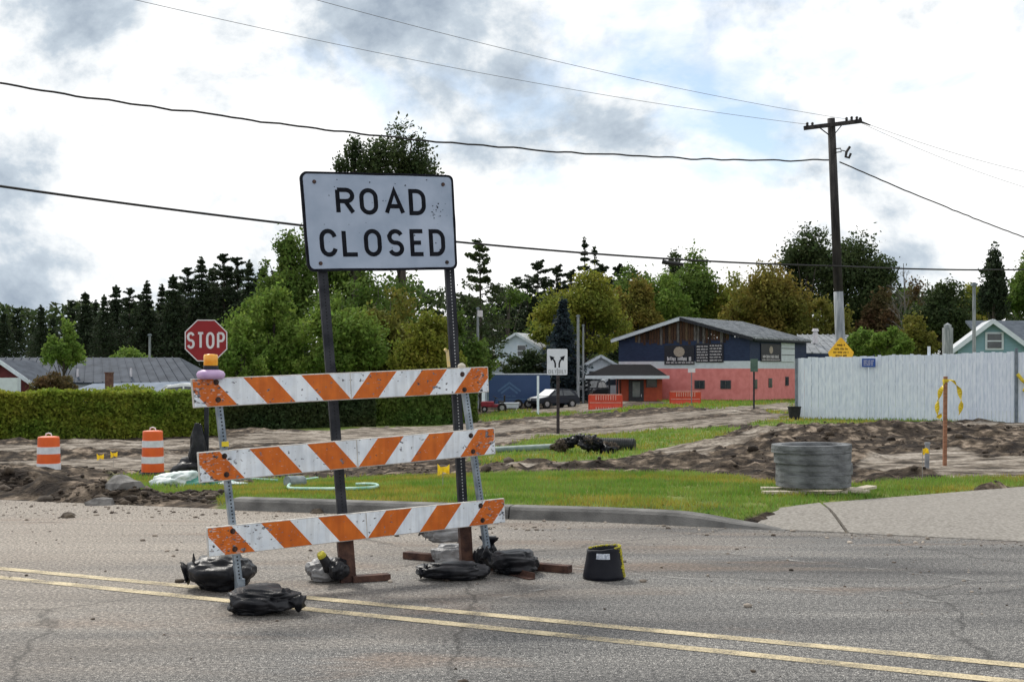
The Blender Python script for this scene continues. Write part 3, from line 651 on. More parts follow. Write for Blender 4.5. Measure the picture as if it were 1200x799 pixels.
a, b_ = gz0(475, 654), gz0(668, 671); mb = MB(); mb.bar(a+Vector((0, 0, .03)), b_+Vector((0, 0, .03)), .085, .06); mb.build('skid_foot', rust, sg, bevel=.006)

# ------------------------------------------------------------------ sandbags
def sandbag(label, u0, u1, vb, h, dep, m, seed, yaw=0.0, neck=None, lean=0.0, z0=0.0, nm=None, sag=.5, name='sandbag'):
    s = F*CAM_H/(vb-HV); Dm = s+dep/2; x = ((u0+u1)/2-CU)/F*Dm; wd = (u1-u0)/F*Dm
    o = Vector((x, Dm, z0)); root = thing(name, label, 'sandbag', o, 'sandbags holding the barricade and sign down')
    bm = bmesh.new(); bmesh.ops.create_icosphere(bm, subdivisions=5, radius=1); Rz = Matrix.Rotation(yaw, 3, 'Z'); sd_ = Vector((seed*3.1, seed*1.7, seed*2.3))
    nd = Rz.inverted() @ Vector(neck).normalized() if neck else Vector((1, 0, 0))
    for v in bm.verts:
        p = v.co.copy(); q = Vector([math.copysign(abs(c)**.72, c) for c in p]); q = q*(p.length/q.length)*1.08 if q.length else q
        lo = noise.noise(p*1.3+sd_)*.26+noise.noise(p*2.7+sd_)*.13
        al = Vector((p.dot(nd)*1.1, p.y*5, p.z*5)); wr = abs(noise.noise(al*.8+sd_))*.16+abs(noise.noise(p*5+sd_))*.02
        q *= 1+lo-wr; q.z *= 1-(.22*sag*(q.x*lean))
        q = Vector((q.x*wd/2, q.y*dep/2, (q.z*.5+.45)*h)); q = Rz @ q
        if q.z < .012: k = .012-q.z; q.z = .004+.004*random.random(); q.x *= 1+k*.6; q.y *= 1+k*.6
        v.co = q
    me = bpy.data.meshes.new('bag'); bm.to_mesh(me); bm.free(); me.materials.append(m)
    me.polygons.foreach_set('use_smooth', [True]*len(me.polygons)); b0 = bpy.data.objects.new('bag', me); COL.objects.link(b0); b0.parent = root
    if neck:
        d = Vector(neck).normalized(); st = o+Vector((d.x*wd*.40, d.y*dep*.40, h*.55)); ln = Vector(neck).length; n = 16; rings = []
        for i in range(7):
            f = i/6; r0 = [.075, .05, .028, .024, .032, .048, .055][i]; r0 *= h/.2
            rings.append([st+d*ln*f+(d.orthogonal().normalized()*math.cos(a)+d.cross(d.orthogonal()).normalized()*math.sin(a))*r0*(1+.35*math.sin(a*5+seed)+.15*math.sin(a*9)) for a in [6.283*k/n for k in range(n)]])
        mb = MB(); mb.add([q for r_ in rings for q in r_], [(i*n+k, i*n+(k+1) % n, (i+1)*n+(k+1) % n, (i+1)*n+k) for i in range(6) for k in range(n)]+[tuple(range(6*n, 7*n))])
        mb.build('tied_neck', nm or m, root, True)
    return root
sandbag('large plump black sandbag with flared neck beside the barricade leg under the warning light', 224, 298, 695, .27, .46, blackp, 1, .1, (-.10, -.02, -.03), .6)
sandbag('crumpled glossy black sandbag lying on the yellow line in front of the barricade', 268, 344, 724, .185, .40, blackp, 2, -.1, (.13, -.05, -.02), .4)
sandbag('grey and black sandbag with upright yellow-tipped neck by the rusty sign foot', 360, 403, 683, .175, .24, greyp, 3, .2, None)
sandbag('upper pale grey sandbag of the pile beside the sign post', 496, 546, 657, .17, .24, greyp, 4, .2, (-.07, 0, .02), z0=.14)
sandbag('lower grey sandbag of the pile beside the sign post', 506, 548, 662, .17, .24, greyp, 5, -.1, None)
sandbag('flat black sandbag spread in front of the grey sandbags', 488, 572, 682, .14, .34, blackp, 6, 0, (-.06, -.03, -.02), -.8)
sandbag('round black sandbag with seam beside the wooden skid end', 572, 632, 676, .20, .40, blackp, 7, .1, (-.1, 0, .05))
sandbag('small black sandbag bunched around the barricade leg by the grey bags', 558, 584, 668, .22, .20, blackp, 8, 0, (.01, 0, .14))
# yellow-tipped neck of the grey and black bag
rb = [o for o in bpy.data.objects if o.get('label', '').startswith('grey and black')][0]
a = px(386, 667, 9.65); b_ = px(377, 650, 9.6)
mb = MB(); mb.tube([a, a.lerp(b_, .4)+Vector((.004, 0, 0)), a.lerp(b_, .8), b_], .045, 10, .03); mb.build('neck', blackp, rb, True)
mb = MB(); d = (b_-a).normalized(); mb.cyl(b_-d*.012+Vector((0, -.012, 0)), b_+d*.02+Vector((0, -.014, 0)), .036, .028, 12); mb.build('neck_tip', yfoam, rb)
a = px(395, 668, 9.62); bm = bmesh.new(); bmesh.ops.create_icosphere(bm, subdivisions=4, radius=1)
for v in bm.verts: v.co = Vector((v.co.x*.085, v.co.y*.13, max(-.078, v.co.z*.085)))*(1+.25*noise.noise(v.co*2.6)-.1*abs(noise.noise(v.co*7)))+a-rootloc(rb)-Vector((0, -.06, .0))
me = bpy.data.meshes.new('fold'); bm.to_mesh(me); bm.free(); me.materials.append(blackp); me.polygons.foreach_set('use_smooth', [True]*len(me.polygons)); o = bpy.data.objects.new('fold', me); COL.objects.link(o); o.parent = rb

# ------------------------------------------------------------------ black tub with yellow crust
p = gz0(709, 681)+Vector((0, .15, 0)); tb = thing('tub', 'tapered black tub with yellow crusted rim and white label standing alone on the asphalt', 'tub', p)
mb = MB(); n = 36; prof = [(.145, 0), (.162, .006), (.160, .03), (.150, .09), (.138, .16), (.130, .215), (.131, .235), (.122, .238), (.118, .21), (.125, .1), (.13, .03), (0, .03)]
rings = []
for r_, z in prof:
    rings.append([p+Vector((r_*math.cos(a), r_*math.sin(a), z+(z/.24)*.014*math.cos(a)*(1)+.004*noise.noise(Vector((math.cos(a)*2, math.sin(a)*2, z*8)))*(z > .02))) for a in [6.2832*i/n for i in range(n)]])
mb.add([q for r_ in rings for q in r_], [(j*n+i, j*n+(i+1) % n, (j+1)*n+(i+1) % n, (j+1)*n+i) for j in range(len(prof)-1) for i in range(n)]+[tuple(range(n))]); mb.build('body', mat('tub_black', (.004, .005, .010), (.010, .011, .017), 5, .5, spec=.2), tb, True)
bm = bmesh.new()
random.seed(5)
for i in range(300):
    if i < 120: a = random.uniform(-.9, 2.6); q = Vector((.127*math.cos(a), .127*math.sin(a), .236+.014*math.cos(a)))
    else:
        a = random.gauss(-.18, .16); z = random.uniform(.01, .235); r_ = .165-.15*z; q = Vector((r_*math.cos(a), r_*math.sin(a), z))
    s = random.uniform(.004, .011); M = Matrix.Translation(q) @ Matrix.Diagonal((s, s, s*random.uniform(.6, 1.3), 1)); bmesh.ops.create_icosphere(bm, subdivisions=1, radius=1, matrix=M)
me = bpy.data.meshes.new('crust'); bm.to_mesh(me); bm.free(); me.materials.append(yfoam); o = bpy.data.objects.new('crust', me); COL.objects.link(o); o.parent = tb; o['kind'] = 'stuff'
mb = MB(); vs = []
for i in range(9):
    a = R(-118+44*i/8)
    for z in (.165, .208): r_ = .160-.135*z+.003; vs.append(p+Vector((r_*math.cos(a), r_*math.sin(a), z)))
mb.add(vs, [(2*i, 2*i+2, 2*i+3, 2*i+1) for i in range(8)]); mb.build('label', label_w, tb)

# ------------------------------------------------------------------ traffic drums
orange = mat('drum_orange', (.82, .13, .012), (.70, .10, .012), 5, .4, spec=.5); dwhite = mat('drum_white', (.78, .8, .84), (.6, .62, .66), 8, .5); rub = mat('black_rubber', (.012, .012, .013), (.03, .03, .03), 9, .8)
def drum(label, u, D, dia, bands, basez):
    x = (u-CU)/F*D; z = basez if basez is not None else H1(x, D); o = Vector((x, D, z)); root = thing('traffic_drum', label, 'traffic drum', o, 'orange and white traffic drums')
    hts = [0, .20, .37, .54, .71, .88]; rad = [dia*.5*k for k in (1.0, .985, .955, .93, .905, .88)]
    prof = [(rad[0]*1.02, .06)]
    for i in range(5): prof += [(rad[i], .06+hts[i]*.95+.004), (rad[i]*.985, .06+hts[i+1]*.95-.006), (rad[i+1]*.99, .06+hts[i+1]*.95)]
    prof += [(rad[5]*.97, .915), (rad[5]*.6, .925)]
    mb = MB(); mb.lathe(o, prof, 32); mb.build('body', orange, root)
    for i in bands:
        mb = MB(); mb.lathe(o, [(rad[i]+.003, .06+hts[i]*.95+.012), (rad[i]*.985+.004, .06+hts[i+1]*.95-.012)], 32); mb.build('reflective_band', dwhite, root)
    mb = MB(); mb.lathe(o, [(dia*.52, -.04), (dia*.6, .0), (dia*.6, .05), (dia*.53, .085), (dia*.45, .09)], 28); mb.build('base_ring', rub, root)
    mb = MB(); mb.tube([o+Vector((-.06, 0, .92)), o+Vector((-.05, 0, .97)), o+Vector((0, 0, .985)), o+Vector((.05, 0, .97)), o+Vector((.06, 0, .92))], .014, 6); mb.build('handle', dwhite, root)
drum('orange and white traffic drum on black base ring by the grass patch', 179, 26.0, .45, (1, 3), H1(-7.3, 26.0)+.01)
drum('orange and white traffic drum sunk behind the dark soil heap', 57, 25.0, .46, (1, 3), min(1.6+(HV-511)/F*25-.925, H1(-9.05, 25.0)))

# ------------------------------------------------------------------ stop sign
def flatsign(mbs, c, ex, ey):
    n = ex.cross(ey).normalized(); return (lambda a, b_, h: c+ex*a+ey*b_+n*h), n
red = mat('stop_red', (.27, .005, .010), (.22, .004, .009), 4, .45); sw = mat('sign_white', (.70, .66, .70), (.6, .58, .62), 6, .5)
c = px(241.5, 399, 23.4); fb = Vector((c.x, c.y+.05, G(c.x, c.y+.05))); st = thing('stop_sign', 'red octagonal STOP sign on black post behind the barricade', 'sign', fb)
fn, n_ = flatsign(None, c, Vector((1, .12, 0)).normalized(), Vector((0, 0, 1)))
oc = lambda r_: [(r_*math.cos(R(22.5+45*i)), r_*math.sin(R(22.5+45*i))) for i in range(8)]
mb = MB(); panel(mb, oc(.412), fn, .006); pn = mb.build('panel', red, st)
mb = MB(); ringpoly(mb, oc(.412), oc(.392), fn, .002); mb.build('border', sw, pn)
for i, (ch, a, b_) in enumerate((('S', -.345, -.20), ('T', -.165, -.03), ('O', .0, .15), ('P', .195, .34))):
    mb = MB(); letter(mb, ch, a, b_, -.15, .155, .042, fn, .003); mb.build('letter', sw, pn)
mb = MB(); mb.box((c.x, c.y+.035, (c.z+.3+fb.z)/2), (.075, .05, c.z+.3-fb.z)); mb.build('post', darkst, st)
# black bag sagging on the stop sign post, tarp beside it
def cloth_blob(mb_name, c, sx, sy, sz, m, parent, seed, sub=4, pw=.75, wr=.22, hf=.08):
    bm = bmesh.new(); bmesh.ops.create_icosphere(bm, subdivisions=sub, radius=1); sd_ = Vector((seed, seed*2.2, seed*.7)); rl = rootloc(parent) if parent else Vector((0, 0, 0))
    for v in bm.verts:
        p = v.co.copy(); k = 1+.4*noise.noise(p*1.2+sd_)-wr*abs(noise.noise(Vector((p.x*4, p.y*4, p.z*1.6))+sd_))-hf*abs(noise.noise(p*(9 if hf < .2 else 4.5)+sd_))
        v.co = Vector((p.x*sx*k, p.y*sy*k, p.z*sz*k))+Vector(c)-rl
    me = bpy.data.meshes.new(mb_name); bm.to_mesh(me); bm.free(); me.materials.append(m); me.polygons.foreach_set('use_smooth', [True]*len(me.polygons))
    o = bpy.data.objects.new(mb_name, me); COL.objects.link(o)
    if parent: o.parent = parent
    return o
p = Vector((c.x-.16, c.y-.1, G(c.x, c.y))); bg = thing('plastic_bag', 'tall black plastic bag slumped against the stop sign post', 'bag', p)
cloth_blob('bag', p+Vector((-.08, 0, .2)), .38, .25, .26, blackp, bg, 4.2); cloth_blob('neck', p+Vector((.03, .02, .56)), .17, .14, .42, blackp, bg, 6.1)
tarpw = mat('pale_tarp', (.42, .52, .50), (.70, .74, .74), 5, .55, .3, 20); tarpg = mat('green_tarp', (.03, .16, .13), (.08, .28, .22), 4, .5)
p = Vector((-5.25, 20.2, H1(-5.25, 20.2)))
tp = thing('tarpaulin', 'crumpled white and green tarpaulin on the soil heap beside the drum', 'tarpaulin', p)
cloth_blob('sheet', p+Vector((0, 0, .10)), .42, .35, .17, tarpw, tp, 2.4, wr=.4); cloth_blob('green_fold', p+Vector((.35, .02, .08)), .42, .28, .11, tarpg, tp, 8.3, wr=.4); cloth_blob('loose_end', p+Vector((.78, -.05, .05)), .3, .14, .05, tarpw, tp, 5.5, wr=.4)
# hose and a stub of pipe on the lawn
hose = mat('pale_green_hose', (.22, .45, .36), (.40, .58, .50), 7, .4)
def on_ground(uvs, r_): return [gp(u, v)+Vector((0, 0, r_+.03)) for u, v in uvs]
mb = MB(); mb.tube(on_ground([(262, 566), (290, 564), (325, 566)], .02), .022, 8); tag(mb.build('garden_hose', hose, smooth=True), 'straight length of pale green hose lying near the soil heap', 'hose')
cr_ = [(372, 563), (352, 566), (340, 571), (338, 575), (345, 576.5), (370, 577), (400, 577), (430, 576), (442, 574), (440, 571.5), (428, 571), (415, 571.5)]
P = on_ground(cr_, .02); mb = MB()
sm = []
for i in range(len(P)-1):
    p0, p1, p2, p3 = P[max(i-1, 0)], P[i], P[i+1], P[min(i+2, len(P)-1)]
    for k in range(5):
        f = k/5; sm.append(.5*((2*p1)+(p2-p0)*f+(2*p0-5*p1+4*p2-p3)*f*f+(3*p1-p0-3*p2+p3)*f**3))
mb.tube(sm, .022, 8); tag(mb.build('garden_hose', hose, smooth=True), 'loop of pale green hose lying on the lawn behind the barricade', 'hose')
p = gp(341, 571); mb = MB(); mb.cyl(p+Vector((-.06, 0, .09)), p+Vector((.14, .25, .07)), .085, .085, 18); mb.cyl(p+Vector((-.063, -.004, .09)), p+Vector((-.05, .012, .089)), .07, .07, 18)
tag(mb.build('pipe_stub', mat('grey_pipe', (.16, .2, .22), (.3, .34, .36), 8, .5)), 'short grey pipe lying beside the loop of hose', 'pipe')

# ------------------------------------------------------------------ survey flags
flagm = mat('yellow_flag', (.85, .60, .02), (.75, .48, .02), 12, .5, trans=.3); wire = mat('flag_wire', (.35, .35, .34), rough=.5, metal=.5)
def flag(label, u, v, htop, w_=.10, D=None, star=False):
    g = gp(u, v); root = thing('survey_flag', label, 'flag', g, 'small yellow survey flags'); t_ = g+Vector((0, 0, htop))
    mb = MB(); mb.cyl(g-Vector((0, 0, .03)), t_, .004, .004, 5); mb.build('wire', wire, root); mb = MB(); pts = []
    for i in range(5):
        for j in range(4): pts.append(t_+Vector((w_*i/4-(w_*.45 if star else 0), .02*math.sin(i*1.9+j), -.09*j/3*(1-.3*i/4)-.012*math.sin(i*2.2)+(.05*(i-2)**2/4*(1 if j == 0 else -.4) if star else 0))))
    mb.add(pts, [(i*4+j, i*4+4+j, i*4+5+j, i*4+1+j) for i in range(4) for j in range(3)]); mb.build('flag', flagm, root)
flag('crumpled yellow survey flag on the lawn behind the middle barricade board', 519, 571, .27, .16, star=True)
flag('yellow survey flag beside the short grey pipe near the taped stake', 1081, 560, .42, .09)
flag('yellow survey flag in the gravel between the two drums, beside a lower one', 117, 549, .30, .16, star=True); flag('low yellow survey flag in the gravel by the banded drum', 133, 547, .32, .16, star=True)

# ------------------------------------------------------------------ stack of concrete rings on boards
ringm = mat('ring_concrete', (.07, .074, .08), (.20, .21, .22), 5, .9, .6, 40, detail=9, stretch=(1, 1, 2.5))
g = gp(953, 577); g.z = H1(g.x, g.y); rr = .475
zz = g.z+.05
pal = thing('timber_boards', 'pale timber boards lying under the stack of concrete rings', 'boards', g)
for a, b_ in (((-.68, -.30), (.62, -.22)), ((-.60, .22), (.70, .12)), ((.38, -.32), (.78, .22))):
    mb = MB(); mb.bar(g+Vector((*a, .03+.02*(a[0] > 0))), g+Vector((*b_, .032+.02*(a[0] > 0))), .14, .035); mb.build('board', mat('new_timber', (.42, .37, .29), (.58, .52, .42), 8, .85), pal)
nr = 4; hs = [.15, .135, .135, .10]; names = ['bottom ring of the grey concrete stack standing on the boards', 'second ring up in the grey concrete ring stack', 'third ring up in the grey concrete ring stack', 'thin topmost ring of the grey concrete stack on the grass']
zz += .035
for k in range(nr):
    h = hs[k]; ox, oy = [(0, 0), (.012, .01), (-.01, 0), (-.022, .005)][k]; r0 = rr*[.955, .975, .985, 1.02][k]; n = 40; o = g+Vector((ox, oy, 0)); o.z = zz
    prof = [(r0*.994, 0), (r0, .006), (r0*.996, h*.3), (r0*1.004, h*.45), (r0*1.0, h*.7), (r0, h-.006), (r0*.994, h-.001), (r0*.76, h-.002), (r0*.74, h-.02), (r0*.74, .01), (r0*.76, 0)]
    tilt = [0, .004, -.006, .012][k]; vs = []
    for r_, z in prof:
        for i in range(n):
            a = 6.2832*i/n; k2 = 1+.012*noise.noise(Vector((math.cos(a)*3, math.sin(a)*3, z*9+k*5)))+.008*noise.noise(Vector((math.cos(a)*11, math.sin(a)*11, z*30+k*5))); vs.append(o+Vector((r_*k2*math.cos(a), r_*k2*math.sin(a), z+tilt*math.cos(a)*.5)))
    m = len(prof); mb = MB(); mb.add(vs, [(j*n+i, j*n+(i+1) % n, ((j+1) % m)*n+(i+1) % n, ((j+1) % m)*n+i) for j in range(m) for i in range(n)])
    tag(mb.build('concrete_ring', ringm, smooth=False), names[k], 'concrete ring', 'stacked concrete rings'); zz += h-.002
# ------------------------------------------------------------------ stake with tape, short pipe
stm = mat('stake_wood', (.20, .09, .05), (.34, .17, .10), 9, .85, .3, 40, stretch=(1, 1, 5))
g = gp(1107, 546); g.z = H1(g.x, g.y); sc = F/g.y; sk = thing('survey_stake', 'tall brown wooden stake with yellow tape standing in the dug soil', 'stake', g); top = px(1108, 441, g.y)
mb = MB(); mb.bar(g-Vector((0, 0, .1)), top, .055, .05, up=(0, 1, 0)); mb.build('stake', stm, sk, bevel=.003)
for sg_, pts in ((0, [(1108, 446), (1102, 458), (1098, 474), (1099, 490), (1104, 484)]), (1, [(1108, 446), (1116, 445), (1124, 456), (1127, 472), (1124, 486)])):
    mb = MB(); P = [px(u, v, g.y-.03) for u, v in pts]; vs = []
    sm = []
    for i in range(len(P)-1):
        for k in range(5): sm.append(P[i].lerp(P[i+1], k/5))
    sm.append(P[-1])
    for i, q in enumerate(sm): tw = i*.55; vs += [q+Vector((.038*math.cos(tw), .03*math.sin(tw), .01)), q-Vector((.038*math.cos(tw), .03*math.sin(tw), .01))]
    mb.add(vs, [(2*i, 2*i+1, 2*i+3, 2*i+2) for i in range(len(sm)-1)]); mb.build('tape', tapey, sk)
mb = MB(); mb.box(px(1108, 446, g.y), (.075, .07, .05)); mb.build('tape_knot', tapey, sk)
g = gp(1086, 552); g.z = H1(g.x, g.y); mb = MB(); mb.cyl(g-Vector((0, 0, .05)), g+Vector((.01, 0, .40)), .035, .035, 14); mb.cyl(g+Vector((.01, 0, .40)), g+Vector((.01, 0, .43)), .045, .042, 14)
tag(mb.build('standpipe', mat('grey_plastic', (.16, .17, .19), (.28, .29, .31), 8, .5)), 'short grey standpipe with cap in the soil near the taped stake', 'pipe')
# ------------------------------------------------------------------ debris and corrugated pipe on the middle verge
g = gp(680, 531); db = thing('debris_pile', 'heap of crumpled black plastic and soil beside the corrugated pipe', 'debris', g); random.seed(12)
for i in range(14):
    x = random.gauss(0, .34); cloth_blob('crumpled_sheet', g+Vector((x, random.uniform(-.2, .3), .08+.24*max(0, 1-abs(x)*1.6))), random.uniform(.18, .34), .25, random.uniform(.10, .2), blackp if i % 3 else soilm, db, i*1.9, 4, wr=.9, hf=.5)
g = gp(742, 527); g.z = H1(g.x, g.y)+.12; mb = MB(); n = 22; a0 = g+Vector((-.75, .12, 0)); a1 = g+Vector((.02, -.12, 0)); d = (a1-a0).normalized()
for i in range(16): q = a0.lerp(a1, i/16); mb.cyl(q, a0.lerp(a1, (i+.62)/16), .155, .155, n); mb.cyl(a0.lerp(a1, (i+.6)/16), a0.lerp(a1, (i+1.02)/16), .135, .135, n, False)
mb.cyl(a1-d*.01, a1+d*.012, .13, .13, n); tag(mb.build('corrugated_pipe', mat('black_pipe', (.012, .013, .014), (.03, .035, .035), 6, .55)), 'black corrugated drain pipe lying beside the debris heap', 'pipe')
a0, a1 = gp(556, 533), gp(656, 528); mb = MB(); mb.cyl(a0+Vector((0, 0, .1)), a1+Vector((0, 0, .1)), .075, .075, 14); tag(mb.build('drain_pipe', mat('grey_green_pipe', (.13, .19, .18), (.24, .3, .28), 5, .5)), 'long grey-green pipe lying on the verge towards the debris heap', 'pipe')
# stones in the road-edge heap
stone = mat('broken_concrete', (.10, .095, .09), (.24, .23, .22), 6, .95, .6, 40)
for i, (u, v, s, lb) in enumerate(((121, 588, .17, 'pale flat broken concrete lump in the road edge soil heap'), (142, 585, .20, 'pointed broken concrete lump in the road edge soil heap'), (79, 606, .07, 'small dark stone lying on the dusty road'), (371, 601, .07, 'round dark stone by the kerb behind the lowest barricade board'))):
    g = gz0(u, v) if v > 595 else gp(u, v); z = 0 if v > 595 else H1(g.x, g.y)-.02; bm = bmesh.new(); bmesh.ops.create_icosphere(bm, subdivisions=2, radius=1)
    for q in bm.verts: k = 1+.5*noise.noise(q.co*1.4+Vector((i*4, 0, 0))); q.co = Vector((q.co.x*s*1.15*k, q.co.y*s*k, max(-.1, q.co.z)*s*.75*k))
    me = bpy.data.meshes.new('stone'); bm.to_mesh(me); bm.free(); me.materials.append(stone if i < 2 else soilm); o = bpy.data.objects.new('stone', me); o.location = (g.x, g.y, z+s*.05); COL.objects.link(o); tag(o, lb, 'stone')
# ------------------------------------------------------------------ white board fence
fw = mat('fence_white', (.60, .67, .77), (.76, .82, .89), 7, .75, .2, 30, detail=9, stretch=(2.5, 2.5, .5), lo=.3, hi=.6); fgrey = mat('fence_post_grey', (.10, .13, .16), (.2, .23, .26), 6, .6)
A, B = Vector(((935-CU)/F*40, 40, 0)), Vector(((1192-CU)/F*37.6, 37.6, 0)); fd = (B-A); flen = fd.length; fe = fd.normalized(); fnrm = Vector((fe.y, -fe.x, 0))
fen = thing('board_fence', 'long white vertical board fence running behind the dug soil', 'fence', A+Vector((0, 0, G(A.x, A.y)))); random.seed(4)
nb = int((flen+3.2)/.105)
for i in range(nb):
    s = i*.105; c = A+fe*(s+.05); tz = 2.0+.17*s/flen+random.uniform(-.02, .02)+(.02 if i % 23 < 11 else 0); bz = G(c.x, c.y)-.03
    mb = MB(); off = fnrm*((.014 if i % 2 else -.006)+random.uniform(-.007, .007)); mb.bar(c+off+Vector((0, 0, bz)), c+off+Vector((0, 0, tz)), .101, .02, up=fnrm); mb.build('board', fw, fen)
for hz in (.45, 1.2, 1.85):
    mb = MB(); mb.bar(A-fnrm*.03+Vector((0, 0, hz)), A+fe*(flen+3.2)-fnrm*.03+Vector((0, 0, hz+.05)), .04, .09, up=(0, 0, 1)); mb.build('rail', fw, fen)
for s, h, m in ((-.04, 2.0, fgrey), (flen-.02, 2.28, fgrey), (3.9, 2.35, fw)):
    c = A+fe*s+(fnrm*.05 if m is fgrey else -fnrm*.08); mb = MB(); mb.cyl(c+Vector((0, 0, -.1)), c+Vector((0, 0, h)), .045, .045, 10); mb.build('post', m, fen)
c = A+Vector((-.02, .1, 0)); bk = Vector((.25, 1, 0)).normalized(); side = thing('board_fence', 'grey end return of the white board fence, going back from its corner', 'fence', c+Vector((0, 0, .1)))
for i in range(30):
    q = c+bk*(.12+i*.105); mb = MB(); mb.bar(q+Vector((0, 0, G(q.x, q.y)-.05)), q+Vector((0, 0, 2.0)), .101, .02, up=bk.cross(Vector((0, 0, 1)))); mb.build('board', fgrey, side)
p = BPl.p; g = A+Vector((-.22, -.5, 0)); g.z = H1(g.x, g.y); mb = MB(); mb.lathe(g, [(.15, -.03), (.20, .36), (.215, .37), (.215, .40), (.19, .40), (.15, .06), (.01, .05)], 18); tag(mb.build('bucket', rub), 'black bucket standing at the corner of the white fence', 'bucket')
# yellow caution tape roll on the fence post
c = px(1197, 450, 37.45); mb = MB(); mb.tube([c+Vector((-.12, 0, .3)), c+Vector((0, -.05, .12)), c+Vector((.16, -.06, -.02)), c+Vector((.05, -.05, -.18)), c+Vector((.22, -.03, -.28))], .05, 6); tag(mb.build('caution_tape', tapey), 'yellow tape tied round the grey post at the fence end', 'tape')
# diamond sign and blue plate at the fence
yel = mat('diamond_yellow', (.80, .46, .02), (.7, .38, .02), 5, .5)
c = px(985.5, 408, 40.5); b_ = Vector((c.x, c.y+.06, G(c.x, c.y))); dg = thing('diamond_sign', 'yellow diamond warning sign rising over the white fence', 'sign', b_); fn, n_ = flatsign(None, c, Vector((1, 0, 0)), Vector((0, 0, 1)))
mb = MB(); panel(mb, [(-.41, -.13), (0, -.29), (.0, -.29), (.41, -.13), (.40, -.1), (.03, .32), (-.03, .32), (-.40, -.1)][:1]+[(-.36, -.28), (.36, -.28), (.41, -.13), (.03, .33), (-.03, .33)], fn, .01); pn = mb.build('panel', yel, dg)
for y, a, b2 in ((.10, -.12, .13), (-.02, -.22, .22), (-.13, -.24, .24), (-.23, -.17, .17)):
    mb = MB(); x = a
    scribble(mb, a, b2, y, .075, fn)
    mb.build('lettering', blk, pn, kind='stuff')
mb = MB(); mb.box((b_.x, b_.y, (b_.z+c.z+.25)/2), (.06, .05, c.z+.25-b_.z)); mb.build('post', fgrey, dg)
blu = mat('blue_plate', (.02, .07, .30), (.03, .09, .34), 5, .45); c = px(1018, 425, 39.05); b_ = Vector((c.x, c.y+.03, G(c.x, c.y))); bp = thing('blue_sign', 'small blue sign on thin white post in front of the fence', 'sign', b_); fn, n_ = flatsign(None, c, Vector((1, -.35, 0)).normalized(), Vector((0, 0, 1)))
mb = MB(); panel(mb, [(-.2, -.13), (.2, -.13), (.2, .13), (-.2, .13)], fn, .01); pn = mb.build('panel', blu, bp)
for y in (.06, 0, -.06):
    mb = MB(); x = -.15
    scribble(mb, -.15, .15, y, .04, fn)
    mb.build('lettering', sw, pn, kind='stuff')
mb = MB(); mb.box((b_.x, b_.y, (b_.z+c.z)/2), (.045, .03, c.z-b_.z)); mb.build('post', fw, bp)

# ------------------------------------------------------------------ utility pole and wires
polem = mat('pole_wood', (.014, .013, .014), (.055, .05, .048), 5, .85, .3, 30, stretch=(2, 2, .3)); polelt = mat('pole_wood_grey', (.16, .18, .20), (.34, .36, .38), 5, .85, .3, 30, stretch=(2, 2, .3)); ins = mat('insulator_dark', (.02, .018, .018), rough=.4)
D = 42.0; pb = px(988.5, 430, D); pb.z = G(pb.x, D); pt = px(974, 139, D); up_ = thing('utility_pole', 'tall leaning wooden utility pole with crossarm behind the white fence', 'utility pole', pb)
mid = pb.lerp(pt, .42); mb = MB(); mb.cyl(pb-Vector((0, 0, .1)), mid, .17, .155, 14); lowp = mb.build('pole', polelt, up_, True); mb = MB(); mb.cyl(mid-Vector((0, 0, .01)), pt, .153, .125, 14); mb.build('pole', polem, up_, True)
ca, cb = px(942, 151, D-.35), px(1013, 141, D+.35); ca.y = D-.5; mb = MB(); mb.bar(px(942, 150.5, D-.2), px(1010, 142, D-.2), .10, .13); mb.build('crossarm', polem, up_, bevel=.006)
for q in ((958, 148), (988, 145)):
    mb = MB(); mb.bar(px(q[0], q[1], D-.26), px(975, 161, D-.2), .03, .03); mb.build('brace', polem, up_)
for u, v in ((946, 148), (952, 148), (992, 142), (998, 141), (1004, 141), (1008, 142)):
    q = px(u, v, D-.2); mb = MB(); mb.lathe(q, [(.03, 0), (.05, .03), (.035, .06), (.055, .09), (.03, .12), (.01, .13)], 10); mb.build('insulator', ins, up_)
mb = MB(); mb.tube([px(1006, 142, D-.2), px(1012, 144, D-.25), px(1016, 145.5, D-.25), px(1020, 147, D-.25)], .035, 6, .02); mb.build('dead_end_clamp', ins, up_)
mb = MB(); mb.tube([px(977, 175, D-.1), px(985, 174, D-.25), px(986, 178, D-.25), px(978, 179, D-.12)], .02, 6); mb.tube([px(996, 172, D-.3), px(992, 178, D-.3), px(991, 184, D-.3), px(995, 185, D-.3), px(997, 180, D-.3)], .045, 6); mb.tube([px(985, 176, D-.25), px(993, 178, D-.3)], .015, 6); mb.build('cutout_switch', ins, up_)
wirem = mat('cable_black', (.012, .012, .014), rough=.6); wiret = mat('cable_grey', (.22, .23, .25), rough=.6)
def wire_(label, p0, p1, sag, r_, m=None, wob=0, n=60):
    P = []
    for i in range(n+1):
        f = i/n; q = p0.lerp(p1, f)-Vector((0, 0, 4*sag*f*(1-f)))
        if wob: q.z += wob*noise.noise(Vector((f*46, r_*99, 2)))
        P.append(q)
    mb = MB(); mb.tube(P, r_, 6); return tag(mb.build('overhead_wire', m or wirem, base=p0), label, 'wire', 'overhead wires')
def far_pt(u, v, D_): return px(u, v, D_)
PL = Vector((-22, 21.5)); 
wire_('thick twisted overhead wire sagging to the upper side of the utility pole', px(-230, 58, 26.0), px(971, 188, D-.15), .62, .024, None, .05, 120)
wire_('straight overhead cable passing the pole at half height', px(-230, 184, 25.0), px(984, 312, D-.2), .42, .028)
wire_('overhead cable running on from the pole at half height past the teal house', px(984, 312, D-.2), px(1360, 309, 52), .18, .028)
